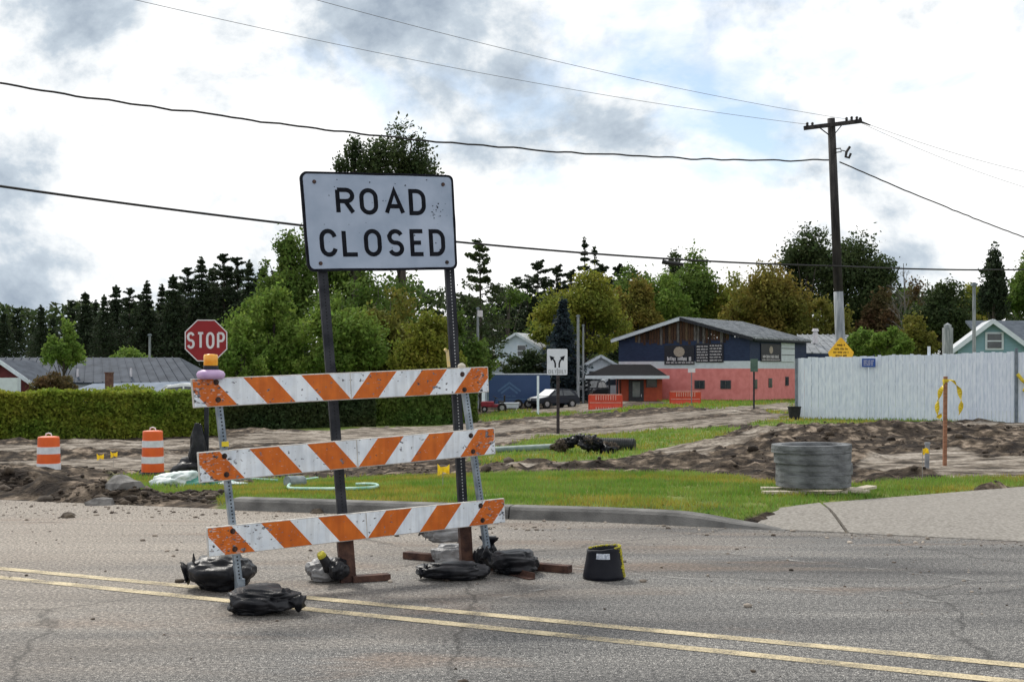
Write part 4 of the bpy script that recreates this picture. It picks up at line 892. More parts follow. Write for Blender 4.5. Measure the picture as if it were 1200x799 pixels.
mb = MB(); mb.tube([px(776, 306.5, 37.3), px(782, 308, 37.3), px(792, 309, 37.4), px(800, 310, 37.5)], .07, 8, .05); tag(mb.build('cable_splice', wirem), 'dark splice case hanging on the half-height overhead cable', 'splice')
wire_('upper thin power wire from the near crossarm end', px(-60, -52, 27.0), px(947, 146, D-.2), .35, .0065, wiret)
wire_('upper thin power wire from the far crossarm end', px(200, -48, 27.0), px(1000, 141, D-.2), .30, .0065, wiret)
wire_('twisted service wire dropping from the pole towards the teal house', px(984, 190, D-.1), px(1330, 322, 52), .18, .022, None, .03)
wire_('thin power wire running on beyond the crossarm tip', px(1018, 146, D-.25), px(1330, 222, 54), .35, .007, wiret)
wire_('lower thin power wire beyond the crossarm', px(1004, 142, D-.2), px(1330, 250, 54), .40, .0065, wiret)

# ------------------------------------------------------------------ lane sign and street sign
c = px(653, 424, 45.0); b_ = Vector((c.x+.03, c.y+.05, G(c.x, c.y))); b_.z = H1(c.x, c.y); ls = thing('lane_sign', 'white lane sign with two diverging black arrows on a dark post', 'sign', b_); fn, n_ = flatsign(None, c, Vector((1, 0, 0)), Vector((0, 0, 1)))
mb = MB(); panel(mb, rrect(-.36, .36, -.46, .46, .05), fn, .008); pn = mb.build('panel', mat('lane_sign_white', (.62, .66, .72), (.7, .73, .78), 5, .5), ls)
for s in (-1, 1):
    mb = MB(); vs, fs = strip([(s*.07, -.2), (s*.07, -.06), (s*.10, .04), (s*.17, .12)], .055, 0); mb.add([fn(v.x, v.y, .003) for v in vs], fs); flat(mb, [(s*.27, .22), (s*.22, .03), (s*.09, .16)], fn, .0034); mb.build('arrow', blk, pn)
    mb = MB()
    for i, ch in enumerate('ONLY'): x = (-.31 if s < 0 else .03)+i*.073; letter(mb, ch, x, x+.062, -.41, -.27, .010, fn, .003)
    mb.build('lettering', blk, pn, kind='stuff')
mb = MB(); flat(mb, [(-.008, -.44), (.008, -.44), (.008, -.22), (-.008, -.22)], fn, .0032); mb.build('divider', blk, pn)
mb = MB(); mb.box((b_.x, b_.y, (b_.z-.1+c.z+.4)/2), (.11, .07, c.z+.5-b_.z)); mb.build('post', mat('dark_brown_post', (.02, .016, .016), (.05, .04, .04), 9, .8), ls)
grn = mat('street_sign_green', (.05, .10, .08), (.09, .15, .12), 6, .5); D2 = 62.0; c = px(883.5, 428, D2); b_ = px(883.5, 472, D2); b_.z = G(b_.x, D2); ss = thing('street_sign', 'grey-green sign seen edge on, on a post before the pink wall', 'sign', b_)
mb = MB(); mb.box(c+Vector((0, -.06, 0)), (.36, .03, .62)); mb.build('panel', grn, ss); mb = MB(); mb.box((c.x, D2, (b_.z+c.z+.2)/2), (.08, .06, c.z+.3-b_.z)); mb.build('post', darkst, ss)
D2 = 88.0; c = px(810.5, 434, D2); b_ = c.copy(); b_.z = G(c.x, D2); ss = thing('lot_sign', 'small white sign on thin pole near the shop window', 'sign', b_); mb = MB(); mb.box(c, (.5, .03, .28)); mb.build('panel', sw, ss); mb = MB(); mb.box((c.x, D2+.03, (b_.z+c.z)/2), (.06, .04, c.z-b_.z)); mb.build('post', fgrey, ss)
D2 = 78.0; c = px(630.5, 445, D2); b_ = c.copy(); b_.z = G(c.x, D2)-.05; mb = MB(); mb.box((c.x, D2, (b_.z+c.z)/2), (.14, .12, c.z-b_.z+.5)); tag(mb.build('marker_post', fw), 'slim white post in the grass in front of the dark car', 'post')
for u, v, D2, lb, r_ in ((677.5, 369, 104, 'pale slim pole standing in front of the blue spruce', .13), (683.5, 380, 106, 'darker pole beside the pale pole by the spruce', .09), (560, 360, 100, 'grey pole with lamp box below the tall white pine', .11), (1141.5, 331, 60, 'slim grey pole in front of the teal house', .10), (175.5, 391, 100, 'grey pole behind the blue roof', .11)):
    t_ = px(u, v, D2); b_ = t_.copy(); b_.z = G(t_.x, D2); po = thing('pole', lb, 'pole', b_); mb = MB(); mb.cyl(b_, t_, r_, r_*.8, 8); mb.build('shaft', polelt, po); mb = MB(); mb.box(t_+Vector((.0, 0, -.1)), (r_*2.4, r_*2.4, .12)); mb.build('cap', fgrey, po)
    if u == 560: mb = MB(); mb.box(t_+Vector((.18, 0, -.5)), (.4, .3, .5)); mb.build('lamp_box', sw, po)
# ------------------------------------------------------------------ red barriers
rbar = mat('barrier_red', (.60, .07, .03), (.50, .05, .022), 4, .6); rbl = mat('barrier_pale', (.70, .40, .34), (.6, .26, .2), 6, .7)
def barrier(label, u0, u1, vb, D2, h):
    x0, x1 = (u0-CU)/F*D2, (u1-CU)/F*D2; z = CAM_H+(HV-vb)/F*D2; root = thing('plastic_barrier', label, 'barrier', ((x0+x1)/2, D2, z), 'red plastic road barriers'); W = x1-x0
    mb = MB(); prof = [(-.24, 0), (.24, 0), (.2, h*.3), (.1, h*.55), (.1, h), (-.1, h), (-.1, h*.55), (-.2, h*.3)]; mb.prism([Vector((x0, D2+a, z-.05+b_)) for a, b_ in prof], (W, 0, 0)); bo = mb.build('body', rbar, root)
    for k in range(9):
        for zz_, hh, yy in ((h*.80, h*.16, -.11), (h*.16, h*.16, -.235)):
            mb = MB(); mb.box((x0+W*(.2+.62*k/8), D2+yy, z+zz_), (W*.028, .05, hh*1.6)); mb.build('slot', rbl, bo)
    mb = MB(); mb.box(((x0+x1)/2, D2-.115, z+h*.53), (W*.99, .04, .05)); mb.box(((x0+x1)/2, D2, z+h-.04), (W*1.01, .23, .05)); mb.build('ledge', rbl, bo)
    for s in (0, 1): mb = MB(); mb.cyl((x0+W*s, D2, z), (x0+W*s, D2, z+h*.95), .09, .09, 8); mb.build('hinge', rbar, root)
barrier('red slotted plastic barrier beside the entry porch', 691, 728, 483, 84, 1.2); barrier('red slotted plastic barrier against the pink wall', 786, 820, 478, 92, 1.22)

# ------------------------------------------------------------------ shop with navy and pink walls
navy = mat('navy_siding', (.010, .022, .062), (.018, .034, .085), 3, .7, .15, 20, stretch=(1, 1, 4)); pink = mat('pink_wall', (.76, .26, .25), (.66, .20, .19), 2.2, .8, detail=8); whiteb = mat('white_band', (.62, .68, .74), (.55, .6, .66), 3, .8); orangew = mat('orange_wall', (.45, .085, .04), (.36, .065, .035), 2.5, .8, detail=8)
roofm = mat('ribbed_roof', (.15, .165, .18), (.33, .35, .37), 1.5, .6, metal=.1, detail=8, stretch=(.6, 2.5, 1)); glass = mat('dark_glass', (.02, .028, .035), (.05, .06, .07), 2, .12, spec=.7); burnt = [mat('gable_board_'+n, a, b2, 5, .9, stretch=(3, 3, .6)) for n, a, b2 in (('brown', (.035, .018, .012), (.09, .045, .024)), ('dark', (.014, .010, .010), (.035, .022, .018)), ('tan', (.15, .10, .055), (.04, .025, .018)), ('grey', (.16, .155, .15), (.05, .04, .035)))]
CN, LF, RT = Vector((19.5, 105, 0)), Vector((9.33, 112, 0)), Vector((26.5, 115.2, 0)); gA = (LF-CN); sA = (RT-CN); gN = Vector((gA.y, -gA.x, 0)).normalized(); gN *= -1 if gN.y > 0 else 1; sN = Vector((sA.y, -sA.x, 0)).normalized(); sN *= 1 if sN.x > 0 else -1
shop = thing('shop', 'navy and pink shop with weathered brown gable and ribbed grey roof', 'building', (CN.x, CN.y, -1.4)); ZE, ZP, ZW0, ZW1, ZB = 4.33, 6.0, 1.83, 2.45, -1.6
GP, SPn = Plane(CN, LF), Plane(CN, RT)
def wallq(a, b_, z0, z1, th, nrm, m, name, par): mb = MB(); mb.frame(a+Vector((0, 0, z0))-nrm*th, b_-a, nrm*th, Vector((0, 0, z1-z0))); return mb.build(name, m, par)
for z0, z1, m, nm in ((ZB, ZW0, pink, 'pink_wall'), (ZW0, ZW1, whiteb, 'white_band'), (ZW1, ZE, navy, 'navy_wall')):
    wallq(CN, LF, z0, z1, .25, gN, m, nm, shop); wallq(CN, RT, z0, z1, .25, sN, m, nm, shop)
back = CN+gA+sA; wallq(RT, back, ZB, ZE, .2, -gN, navy, 'navy_wall', shop); wallq(LF, back, ZB, ZE, .2, -sN, navy, 'navy_wall', shop)
pk = CN+gA*.5; random.seed(9); nbrd = 46
for i in range(nbrd):
    s0, s1 = i/nbrd, (i+1)/nbrd-.004; hz = lambda s: ZE+(ZP-ZE)*(1-abs(2*s-1))-.1
    q = [CN+gA*s+Vector((0, 0, z)) for s, z in ((s0, ZE-.12+(.35*random.random() if .15 < s0 < .85 else 0)*-1), (s1, ZE-.12), (s1, max(ZE-.1, hz(s1))), (s0, max(ZE-.1, hz(s0))))]; q[1].z = q[0].z
    mb = MB(); off = gN*random.uniform(.0, .03); mb.prism([p+gN*.012+off for p in q], gN*-.06); mid_ = abs(s0-.5) < .36; mb.build('gable_board', random.choice(burnt+[burnt[0]]) if mid_ else navy, shop)
ov = gN*.45; dn = .13
def roofside(e0, nm):
    # e0: eave plan point on the gable line; strips of ribbed sheet from ridge to eave
    out_ = (e0-pk).normalized()*.45; slope = (ZE-ZP)/((e0-pk).length); n = 12
    for i in range(n):
        a, b_ = i/n, (i+1)/n-.006; P = []
        for f in (a, b_): st_ = pk+sA*f*1.03+(ov*(1-f) if True else 0); P.append((st_, st_+(e0-pk)+out_))
        z1 = ZE+slope*.45
        q = [P[0][0]+Vector((0, 0, ZP+dn)), P[1][0]+Vector((0, 0, ZP+dn)), P[1][1]+Vector((0, 0, z1+dn)), P[0][1]+Vector((0, 0, z1+dn))]
        mb = MB(); mb.prism(q, (0, 0, -.06)); m1 = q[0].lerp(q[1], .5); m2 = q[3].lerp(q[2], .5)
        for k in (.04, .5): mb.bar(q[0].lerp(q[1], k)+Vector((0, 0, .04)), q[3].lerp(q[2], k)+Vector((0, 0, .04)), .12, .1)
        mb.build('roof_sheet', roofm, shop)
roofside(CN, 0); roofside(LF, 1)
for e0 in (CN, LF):
    out_ = (e0-pk).normalized()*.5; slope = (ZE-ZP)/((e0-pk).length); mb = MB(); mb.bar(pk+ov+gN*.03+Vector((0, 0, ZP+.02)), e0+out_+ov+gN*.03+Vector((0, 0, ZE+slope*.5+.02)), .06, .26, up=(0, 0, 1)); mb.build('barge_board', whiteb if e0 is LF else darkst, shop)
mb = MB(); o_ = (CN-pk).normalized()*.42; mb.bar(CN+o_+Vector((0, 0, ZE-.1)), RT+o_+Vector((0, 0, ZE-.1)), .05, .22); mb.build('eave_board', darkst, shop)
def opening(Pl, u, v, w_, h_, nrm, par=shop):
    c = Pl.p(u, v); e = Pl.e; mb = MB(); mb.frame(c-e*w_/2-Vector((0, 0, h_/2))+nrm*.005, e*w_, nrm*.04, Vector((0, 0, h_))); fr = mb.build('window', mat('win_frame', (.05, .05, .055), rough=.6) if 'wf' not in globals() else wf, par)
    mb = MB(); mb.frame(c-e*w_*.42-Vector((0, 0, h_*.42))+nrm*.046, e*w_*.84, nrm*.01, Vector((0, 0, h_*.84))); mb.build('pane', glass, fr); mb = MB(); mb.frame(c-e*w_*.03-Vector((0, 0, h_*.45))+nrm*.057, e*w_*.06, nrm*.015, Vector((0, 0, h_*.9))); mb.build('mullion', wf, fr)
wf = mat('window_frame', (.05, .05, .055), (.1, .1, .1), 8, .6)
for u in (820, 850.5): opening(GP, u, 450.5, .95, .72, gN)
for u, v in ((885, 450), (902.5, 448.5), (922, 446.5)): opening(SPn, u, v, .72, .78, sN)
# sign boards: lettering is too small to read in the photograph, so only word-like marks of the same size
sbm = mat('sign_board_black', (.012, .012, .02), (.02, .02, .03), 6, .5); gold = mat('sign_emblem', (.42, .36, .30), (.3, .24, .2), 9, .6)
def board(Pl, nrm, u0, u1, v0, v1, rows, par, emblem=None):
    a, b_ = Pl.p(u0, v1), Pl.p(u1, v1); tpz = Pl.p((u0+u1)/2, v0).z; botz = (a.z+b_.z)/2; ex = Vector((b_.x-a.x, b_.y-a.y, 0)); o = Vector((a.x, a.y, botz)); W = ex.length; e = ex.normalized(); hh = tpz-botz; mb = MB(); mb.frame(o+nrm*.02, ex, nrm*.06, Vector((0, 0, hh))); bo = mb.build('sign_board', sbm, par)
    fn2 = lambda x, y, h: o+e*x+Vector((0, 0, y))+nrm*(.083+h)
    for x0, x1, y, lh in rows:
        mb = MB(); x = x0*W
        scribble(mb, x0*W, x1*W, y*hh, lh*hh, fn2, .002)
        mb.build('lettering', sw, bo, kind='stuff')
    if emblem: mb = MB(); cx_, cy_, r_ = emblem; flat(mb, [(cx_*W+r_*hh*1.2*math.cos(R(a_)), cy_*hh+r_*hh*math.sin(R(a_))) for a_ in range(0, 360, 30)], fn2, .001); mb.build('emblem', gold, bo)
board(GP, gN, 779, 814, 404.5, 427, [(.1, .92, .30, .24), (.06, .98, .10, .10)], shop, (.5, .66, .27)); board(GP, gN, 815.5, 848, 402.5, 424.5, [(.05, .45, y, .085) for y in (.85, .70, .55, .40, .25, .10)]+[(.52, .95, y, .085) for y in (.88, .73, .58, .42, .27, .11)], shop)
board(SPn, sN, 891, 914, 403, 423.5, [(.08, .9, .28, .2), (.06, .95, .09, .1)], shop, (.5, .66, .22))
a, b_ = SPn.p(915, 430), SPn.p(930.5, 430); mb = MB(); mb.frame(Vector((a.x, a.y, 2.44))+sN*.02, Vector((b_.x-a.x, b_.y-a.y, 0)), sN*.05, Vector((0, 0, 1.6))); wp = mb.build('white_panel', whiteb, shop)
for k in (.35, .7): mb = MB(); mb.frame(Vector((a.x, a.y, 2.44+1.6*k))+sN*.075, Vector((b_.x-a.x, b_.y-a.y, 0)), sN*.02, Vector((0, 0, .05))); mb.build('panel_joint', wf, wp)
# low rear wing
wgA, wgB = Vector((27.6, 117, 0)), Vector((37, 119, 0)); wing = thing('shop_wing', 'low rear wing with grey ribbed roof behind the white fence', 'building', (27.6, 117, -1.4)); mb = MB(); mb.prism([wgA+Vector((0, 0, -1.5)), wgB+Vector((0, 0, -1.5)), wgB+Vector((1, 8, -1.5)), wgA+Vector((0, 8, -1.5))], (0, 0, 4.5)); mb.build('wall', navy, wing)
ra, rb_, rc, rd_ = Vector((26.6, 116.6, 3.2)), Vector((34.2, 116.6, 3.2)), Vector((32, 122, 5.0)), Vector((27.2, 122, 5.0))
for i in range(10):
    f0, f1 = i/10, (i+1)/10-.01; mb = MB(); mb.prism([ra.lerp(rb_, f0), ra.lerp(rb_, f1), rd_.lerp(rc, f1), rd_.lerp(rc, f0)], (0, 0, .08)); mb.bar(ra.lerp(rb_, f0)+Vector((0, 0, .1)), rd_.lerp(rc, f0)+Vector((0, 0, .1)), .12, .1); mb.build('roof_sheet', roofm, wing)
mb = MB(); mb.prism([rb_, Vector((35.5, 124, 3.2)), rc], (0, 0, .08)); mb.build('roof_sheet', roofm, wing); mb = MB(); mb.frame((26.6, 116.5, 2.2), (7.8, 0, 0), (0, .2, 0), (0, 0, 1.0)); mb.build('fascia', navy, wing)
c = px(955.5, 402, 119); mb = MB(); mb.cyl(c, c+Vector((0, 0, 1.1)), .22, .22, 10); mb.cyl(c+Vector((0, 0, 1.1)), c+Vector((0, 0, 1.35)), .34, .25, 10); mb.build('roof_vent', sw, wing)
c = px(1028, 396, 116); mb = MB(); mb.cyl(Vector((c.x, 116, -1.4)), c, .18, .18, 8); mb.build('flue', darkst, wing); mb = MB(); mb.lathe(c, [(.2, 0), (.3, .1), (.2, .32), (.05, .36)], 10); mb.build('flue_cap', sw, wing)
# entry porch
por = thing('entry_porch', 'orange entry porch with dark hipped roof and black door in front of the shop', 'building', (10, 106, -1.3)); y0 = 106.0; zg = -1.45
q0, q1 = (728-CU)/F*y0, (776-CU)/F*y0
mb = MB(); mb.frame((q0, y0, zg), (q1-q0, 0, 0), (0, 5.2, 0), (0, 0, 2.75)); mb.build('wall', orangew, por)
xl, xr = (686-CU)/F*105, (783-CU)/F*105; ze = 1.19; x2, x3 = (716-CU)/F*107, (768-CU)/F*107; zr = 2.18
mb = MB(); mb.add([(xl, 104.6, ze), (xr, 104.6, ze), (xr, 109, ze), (xl, 109, ze), (x2, 107, zr), (x3-.4, 107, zr)], [(0, 1, 5, 4), (1, 2, 5), (2, 3, 4, 5), (3, 0, 4), (3, 2, 1, 0)]); mb.build('roof', mat('dark_shingles', (.008, .008, .010), (.018, .018, .02), 12, .95, .4, 30, spec=.1), por)
mb = MB(); mb.frame((xl-.05, 104.5, ze-.2), (xr-xl+.1, 0, 0), (0, .12, 0), (0, 0, .26)); mb.build('fascia', whiteb, por)
for u in (690, 714, 723.5): x = (u-CU)/F*105; mb = MB(); mb.box((x, 105, (zg+ze)/2-.1), (.16, .16, ze-zg)); mb.build('post', darkst, por)
xd = (745.5-CU)/F*y0; mb = MB(); mb.box((xd, y0-.03, zg+1.17), (1.25, .1, 2.34)); dof = mb.build('door', mat('door_black', (.014, .016, .02), (.03, .03, .035), 6, .5), por); mb = MB(); mb.box((xd, y0-.09, zg+1.55), (.62, .03, 1.25)); mb.build('pane', mat('door_glass', (.10, .13, .13), (.2, .24, .23), 2, .15), dof); mb = MB(); mb.box((xd+.42, y0-.1, zg+1.05), (.05, .06, .2)); mb.build('handle', sw, dof)
xw = (771-CU)/F*y0; 
mb = MB(); mb.box((q1+.02-.9, y0-.02, .62), (.9, .08, .7)); win = mb.build('window', wf, por); mb = MB(); mb.box((q1+.02-.9, y0-.07, .62), (.76, .03, .56)); mb.build('pane', glass, win)

# ------------------------------------------------------------------ houses
def gable_house(name, label, c, wid, dep, ze, zp, wallm, roofmm, yaw=0, winpos=None, trim=whiteb, zg=None, over=.35):
    zg = G(c[0], c[1])-.2 if zg is None else zg; root = thing(name, label, 'building', (c[0], c[1], zg)); M = Matrix.Rotation(yaw, 3, 'Z'); T = lambda x, y, z: Vector((c[0], c[1], 0))+M @ Vector((x, y, 0))+Vector((0, 0, z)); h = wid/2
    mb = MB(); mb.prism([T(-h, 0, zg), T(h, 0, zg), T(h, 0, ze), T(0, 0, zp), T(-h, 0, ze)], M @ Vector((0, dep, 0))); mb.build('wall', wallm, root)
    sl = (zp-ze)/h
    for s in (-1, 1):
        mb = MB(); mb.prism([T(0, -over, zp+.05), T(s*(h+over), -over, ze-sl*over+.05), T(s*(h+over), -over, ze-sl*over+.17), T(0, -over, zp+.17)], M @ Vector((0, dep+2*over, 0))); mb.build('roof', roofmm, root)
        mb = MB(); mb.bar(T(0, -over-.03, zp+.06), T(s*(h+over), -over-.03, ze-sl*over+.06), .05, .24); mb.build('barge_board', trim, root)
    if winpos:
        x, z, w_, hh = winpos; mb = MB(); mb.box(T(x, -.03, z), (w_*1.3, .08, hh*1.25), yaw); wn = mb.build('window', trim, root); mb = MB(); mb.box(T(x, -.08, z), (w_, .04, hh), yaw); mb.build('pane', glass, wn); mb = MB(); mb.box(T(x, -.105, z), (w_, .02, .07), yaw); mb.build('mullion', trim, wn)
    return root, T
teal = mat('teal_siding', (.17, .30, .36), (.22, .36, .42), 2, .75, .1, 10, stretch=(.3, .3, 12)); droof = mat('slate_roof', (.04, .055, .075), (.075, .095, .12), 3, .8, .3, 20); lroof = mat('pale_roof', (.40, .42, .44), (.55, .57, .6), 3, .7)
D2 = 72; c = px(1163, 420, D2); th, T = gable_house('house', 'teal gabled house with small white-framed window beyond the fence', (c.x, D2), 3.7, 5, 2.9, 4.36, teal, lroof, -.25, (.1, 3.3, .75, .8))
cx_ = px(1163, 420, D2).x; D3 = 74; mb = MB(); mb.prism([Vector((cx_+1.4, D3, -1)), Vector((cx_+9, D3+1, -1)), Vector((cx_+9, D3+5, -1)), Vector((cx_+1.4, D3+5, -1))], (0, 0, 3.6)); tmw = thing('house_wing', 'teal side wing with dark slate roof beside the gabled house', 'building', (cx_+4, D3, -1)); mb.build('wall', teal, tmw)
mb = MB(); mb.prism([Vector((cx_+.6, D3-.4, 2.6)), Vector((cx_+9.5, D3-.2, 2.6)), Vector((cx_+9.5, D3+4, 4.55)), Vector((cx_+.6, D3+4, 4.55))], (0, 0, .14)); mb.build('roof', droof, tmw)
c = px(1110.5, 400, 66); mb = MB(); mb.box((c.x, 66, (G(c.x, 66)+px(0, 384, 66).z)/2), (.42, .42, px(0, 384, 66).z-G(c.x, 66))); mb.lathe((c.x, 66, px(0, 384, 66).z-.05), [(.2, 0), (.2, .2), (.14, .22), (.02, .3)], 8); tag(mb.build('chimney_post', polelt), 'stubby grey weathered post behind the white fence', 'post')
hw = mat('pale_blue_siding', (.48, .56, .66), (.55, .62, .70), 2, .75)
D2 = 125; c = px(615.5, 420, D2); gable_house('house', 'small pale blue house gable under the dark pines', (c.x-.8, D2), 4.6, 6, 3.9, 5.2, hw, lroof, -.35, (.5, 3.6, .8, 1.0)); c = px(587, 420, 118); gable_house('shed', 'low pale shed roof beside the blue house gable', (c.x, 118), 3.0, 4, 1.6, 2.4, hw, lroof, .2)
c = px(704, 430, 122); gable_house('shed', 'small white shed with arched dark opening behind the porch', (c.x, 122), 3.9, 4, 1.9, 3.0, whiteb, lroof, 0, (0, .9, 2.2, 1.4))

# ------------------------------------------------------------------ long building with blue-grey roof
bluer = mat('blue_grey_metal', (.030, .042, .062), (.062, .078, .105), 1.2, .8, metal=0, spec=.2, detail=8, stretch=(1, 1, 3)); dred = mat('dark_red_wall', (.10, .02, .025), (.14, .03, .035), 3, .8); D2 = 84.0
lb_ = thing('long_building', 'long low building with blue-grey ribbed metal roof behind the hedge', 'building', (px(110, 0, D2).x, D2, -1.4))
xl, xr = (-60-CU)/F*D2, (215-CU)/F*D2; zr, zev = CAM_H+(HV-420)/F*88, CAM_H+(HV-449)/F*D2
mb = MB(); mb.frame((xl, D2+.4, -1.5), (xr-xl+.6, 0, 0), (0, 8, 0), (0, 0, zev+1.45)); mb.build('wall', whiteb, lb_); n = 26
hipx = (211-CU)/F*88
for i in range(n):
    a, b_ = xl+(xr+1.0-xl)*i/n, xl+(xr+1.0-xl)*(i+1)/n-.03; ta, tb_ = xl+(hipx-xl)*i/n, xl+(hipx-xl)*(i+1)/n-.03
    mb = MB(); mb.prism([Vector((a, D2, zev)), Vector((b_, D2, zev)), Vector((tb_, D2+4, zr)), Vector((ta, D2+4, zr))], (0, 0, .06)); mb.bar((a, D2, zev+.08), (ta, D2+4, zr+.08), .06, .07); mb.build('roof_sheet', bluer, lb_)
mb = MB(); mb.prism([Vector((xr+1.0, D2, zev)), Vector((xr+1.0, D2+8, zev)), Vector((hipx, D2+4, zr))], (0, 0, .06)); mb.build('roof_sheet', bluer, lb_); mb = MB(); mb.prism([Vector((xl, D2+8, zev)), Vector((xr+1, D2+8, zev)), Vector((hipx, D2+4, zr+.0)), Vector((xl, D2+4, zr))], (0, 0, .05)); mb.build('roof_sheet', bluer, lb_)
mb = MB(); x0 = (75-CU)/F*80; x1 = (232-CU)/F*80; mb.prism([Vector((x0, 80, zev-.65)), Vector((x1, 80, zev-.65)), Vector((x1, D2+.3, zev+.12)), Vector((x0+.6, D2+.3, zev-.02))], (0, 0, .06)); mb.build('lean_to_roof', mat('pale_blue_roof', (.13, .165, .215), (.20, .24, .30), 2, .85, spec=.15), lb_); mb = MB(); mb.frame((x0, 80.3, -1.5), (x1-x0, 0, 0), (0, 3.8, 0), (0, 0, zev+.85)); mb.build('lean_to_wall', whiteb, lb_)
for u, v in ((91, 445), (153.5, 444)): c = px(u, v, D2+.9); mb = MB(); mb.cyl(c-Vector((0, 0, .2)), c+Vector((0, 0, .72)), .075, .075, 8); mb.cyl(c-Vector((0, 0, .05)), c+Vector((0, 0, .05)), .2, .1, 10); mb.build('vent_pipe', sw, lb_)
gh, T = gable_house('gable_annex', 'dark red gabled annex with white trim at the end of the blue roof', (px(2, 0, 80).x, 80), 4.6, 5, .55, 2.15, dred, bluer, 0, (-1.0, 1.0, .5, .5)); mb = MB(); c = px(7, 455, 78.5); mb.box((c.x, 78.5, -.1), (1.6, .6, 2.6)); tag(mb.build('white_panel', whiteb), 'plain white panel wall in front of the dark red annex', 'panel')
c = px(128, 450, 70); mb = MB(); mb.box((c.x, 70, .2), (.36, .36, 2.6)); mb.box((c.x, 70, 1.52), (.42, .42, .06)); tag(mb.build('timber_post', mat('brown_post', (.09, .04, .035), (.15, .08, .06), 8, .9)), 'thick brown timber post rising behind the hedge', 'post')

# ------------------------------------------------------------------ vehicles
tyre = mat('tyre_rubber', (.012, .012, .012), rough=.85); rimm = mat('wheel_rim', (.25, .25, .26), (.4, .4, .41), 6, .35, metal=.7); carb = mat('car_dark_blue', (.005, .008, .016), (.01, .014, .026), 3, .3, spec=.3); carw = mat('car_white_and_glare', (.72, .74, .76), (.62, .64, .66), 3, .3, spec=.6); lampm = mat('headlamp', (.6, .62, .62), rough=.15)
def car(name, label, o, yaw, bodym, hoodm, L_=4.5, W_=1.85, H_=1.62, cat='car', glassm=glass):
    root = thing(name, label, cat, o); M = Matrix.Rotation(yaw, 3, 'Z'); o = Vector(o); T = lambda x, y, z: o+M @ Vector((x, y, z)); h = W_/2; k = L_/4.5; zz_ = H_/1.62
    low = [(-2.2, .38), (-2.24, .62), (-2.12, .82), (-1.2, .98), (2.0, 1.0), (2.22, .85), (2.2, .4)]; up2 = [(-1.2, .98), (-.35, 1.52), (.3, 1.62), (1.3, 1.58), (1.8, 1.35), (2.05, .99)]
    def loft(P, ins0, ins1, m, nm, par, bev=.03):
        mb = MB(); zs = [p[1] for p in P]; z0, z1 = min(zs), max(zs); vs = []
        for s in (-1, 1):
            for x, z in P: f = (z-z0)/(z1-z0); vs.append(T(x*k, s*(h-(ins0+(ins1-ins0)*f)), z*zz_))
        n = len(P); mb.add(vs, [tuple(range(n)), tuple(range(2*n-1, n-1, -1))]+[(i, (i+1) % n, n+(i+1) % n, n+i) for i in range(n)]); return mb.build(nm, m, par, bevel=bev)
    bo = loft(low, .02, .04, bodym, 'body', root, .05); cab = loft(up2, .05, .2, bodym, 'cabin', root, .04)
    for s in (-1, 1):
        for P in ([(-.95, 1.04), (-.32, 1.44), (.35, 1.5), (.38, 1.04)], [(.46, 1.04), (.43, 1.5), (1.2, 1.47), (1.72, 1.08)]):
            mb = MB(); vs = [T(x*k, s*(h-(.05+.15*(z-.98)/.64)+.012), z*zz_) for x, z in P]; mb.prism(vs, M @ Vector((0, -.02*s, 0))); mb.build('side_window', glassm, cab)
    mb = MB(); vs = [T(-1.16*k, s*(h-.12), 1.03*zz_) for s in (-1, 1)]+[T(-.38*k, s*(h-.24), 1.53*zz_) for s in (1, -1)]; mb.prism(vs, M @ Vector((-.03, 0, .03))); mb.build('windscreen', hoodm if hoodm is carw else glassm, cab)  # white windscreen has the sky's reflection painted into its colour
    mb = MB(); vs = [T(1.86*k, s*(h-.15), 1.1*zz_) for s in (-1, 1)]+[T(1.70*k, s*(h-.22), 1.42*zz_) for s in (1, -1)]; mb.prism(vs, M @ Vector((.12, 0, .03))); mb.build('rear_window', glassm, cab)
    mb = MB(); vs = [T(-2.1*k, s*(h-.12), .835*zz_) for s in (-1, 1)]+[T(-1.2*k, s*(h-.12), .99*zz_) for s in (1, -1)]; mb.prism(vs, M @ Vector((0, 0, .025))); mb.build('bonnet', hoodm, bo)
    for s in (-1, 1): mb = MB(); mb.box(T(-2.18*k, s*(h-.28), .72*zz_), (.1, .4, .16), yaw); mb.build('headlight', lampm, bo)
    for x in (-1.4, 1.35):
        for s in (-1, 1):
            c = T(x*k, s*(h-.1), .34); d = M @ Vector((0, s, 0)); mb = MB(); mb.cyl(c-d*.11, c+d*.11, .34, .34, 18); wh = mb.build('wheel', tyre, root); mb = MB(); mb.cyl(c+d*.1, c+d*.118, .2, .18, 14); mb.build('rim', rimm, wh)
    return root
g = gp(650, 481); g = Vector((px(649, 0, 98).x, 98, G(3.2, 98))); car('parked_car', 'dark blue hatchback with glare-white hood and windscreen parked in the lot', g, .55, carb, carw, 3.75, 1.75, 1.5)  # white bonnet and windscreen are sky glare painted on a dark car
g = Vector((px(693, 0, 112).x, 112, G(7, 112))); car('parked_suv', 'dark blue car parked behind the porch posts', g, 1.2, carb, carb, 4.6, 1.9, 1.8); g = Vector((px(715, 0, 118).x, 118, G(9, 118))); car('parked_van', 'white car glimpsed under the entry porch roof', g, .2, carw, carw, 4.8, 1.9, 2.0)
g = Vector((px(208, 0, 62).x, 62, -.95)); car('parked_car', 'white car roof showing over the hedge near the stop sign', g, .1, carw, carw, 4.6, 1.85, 1.98)
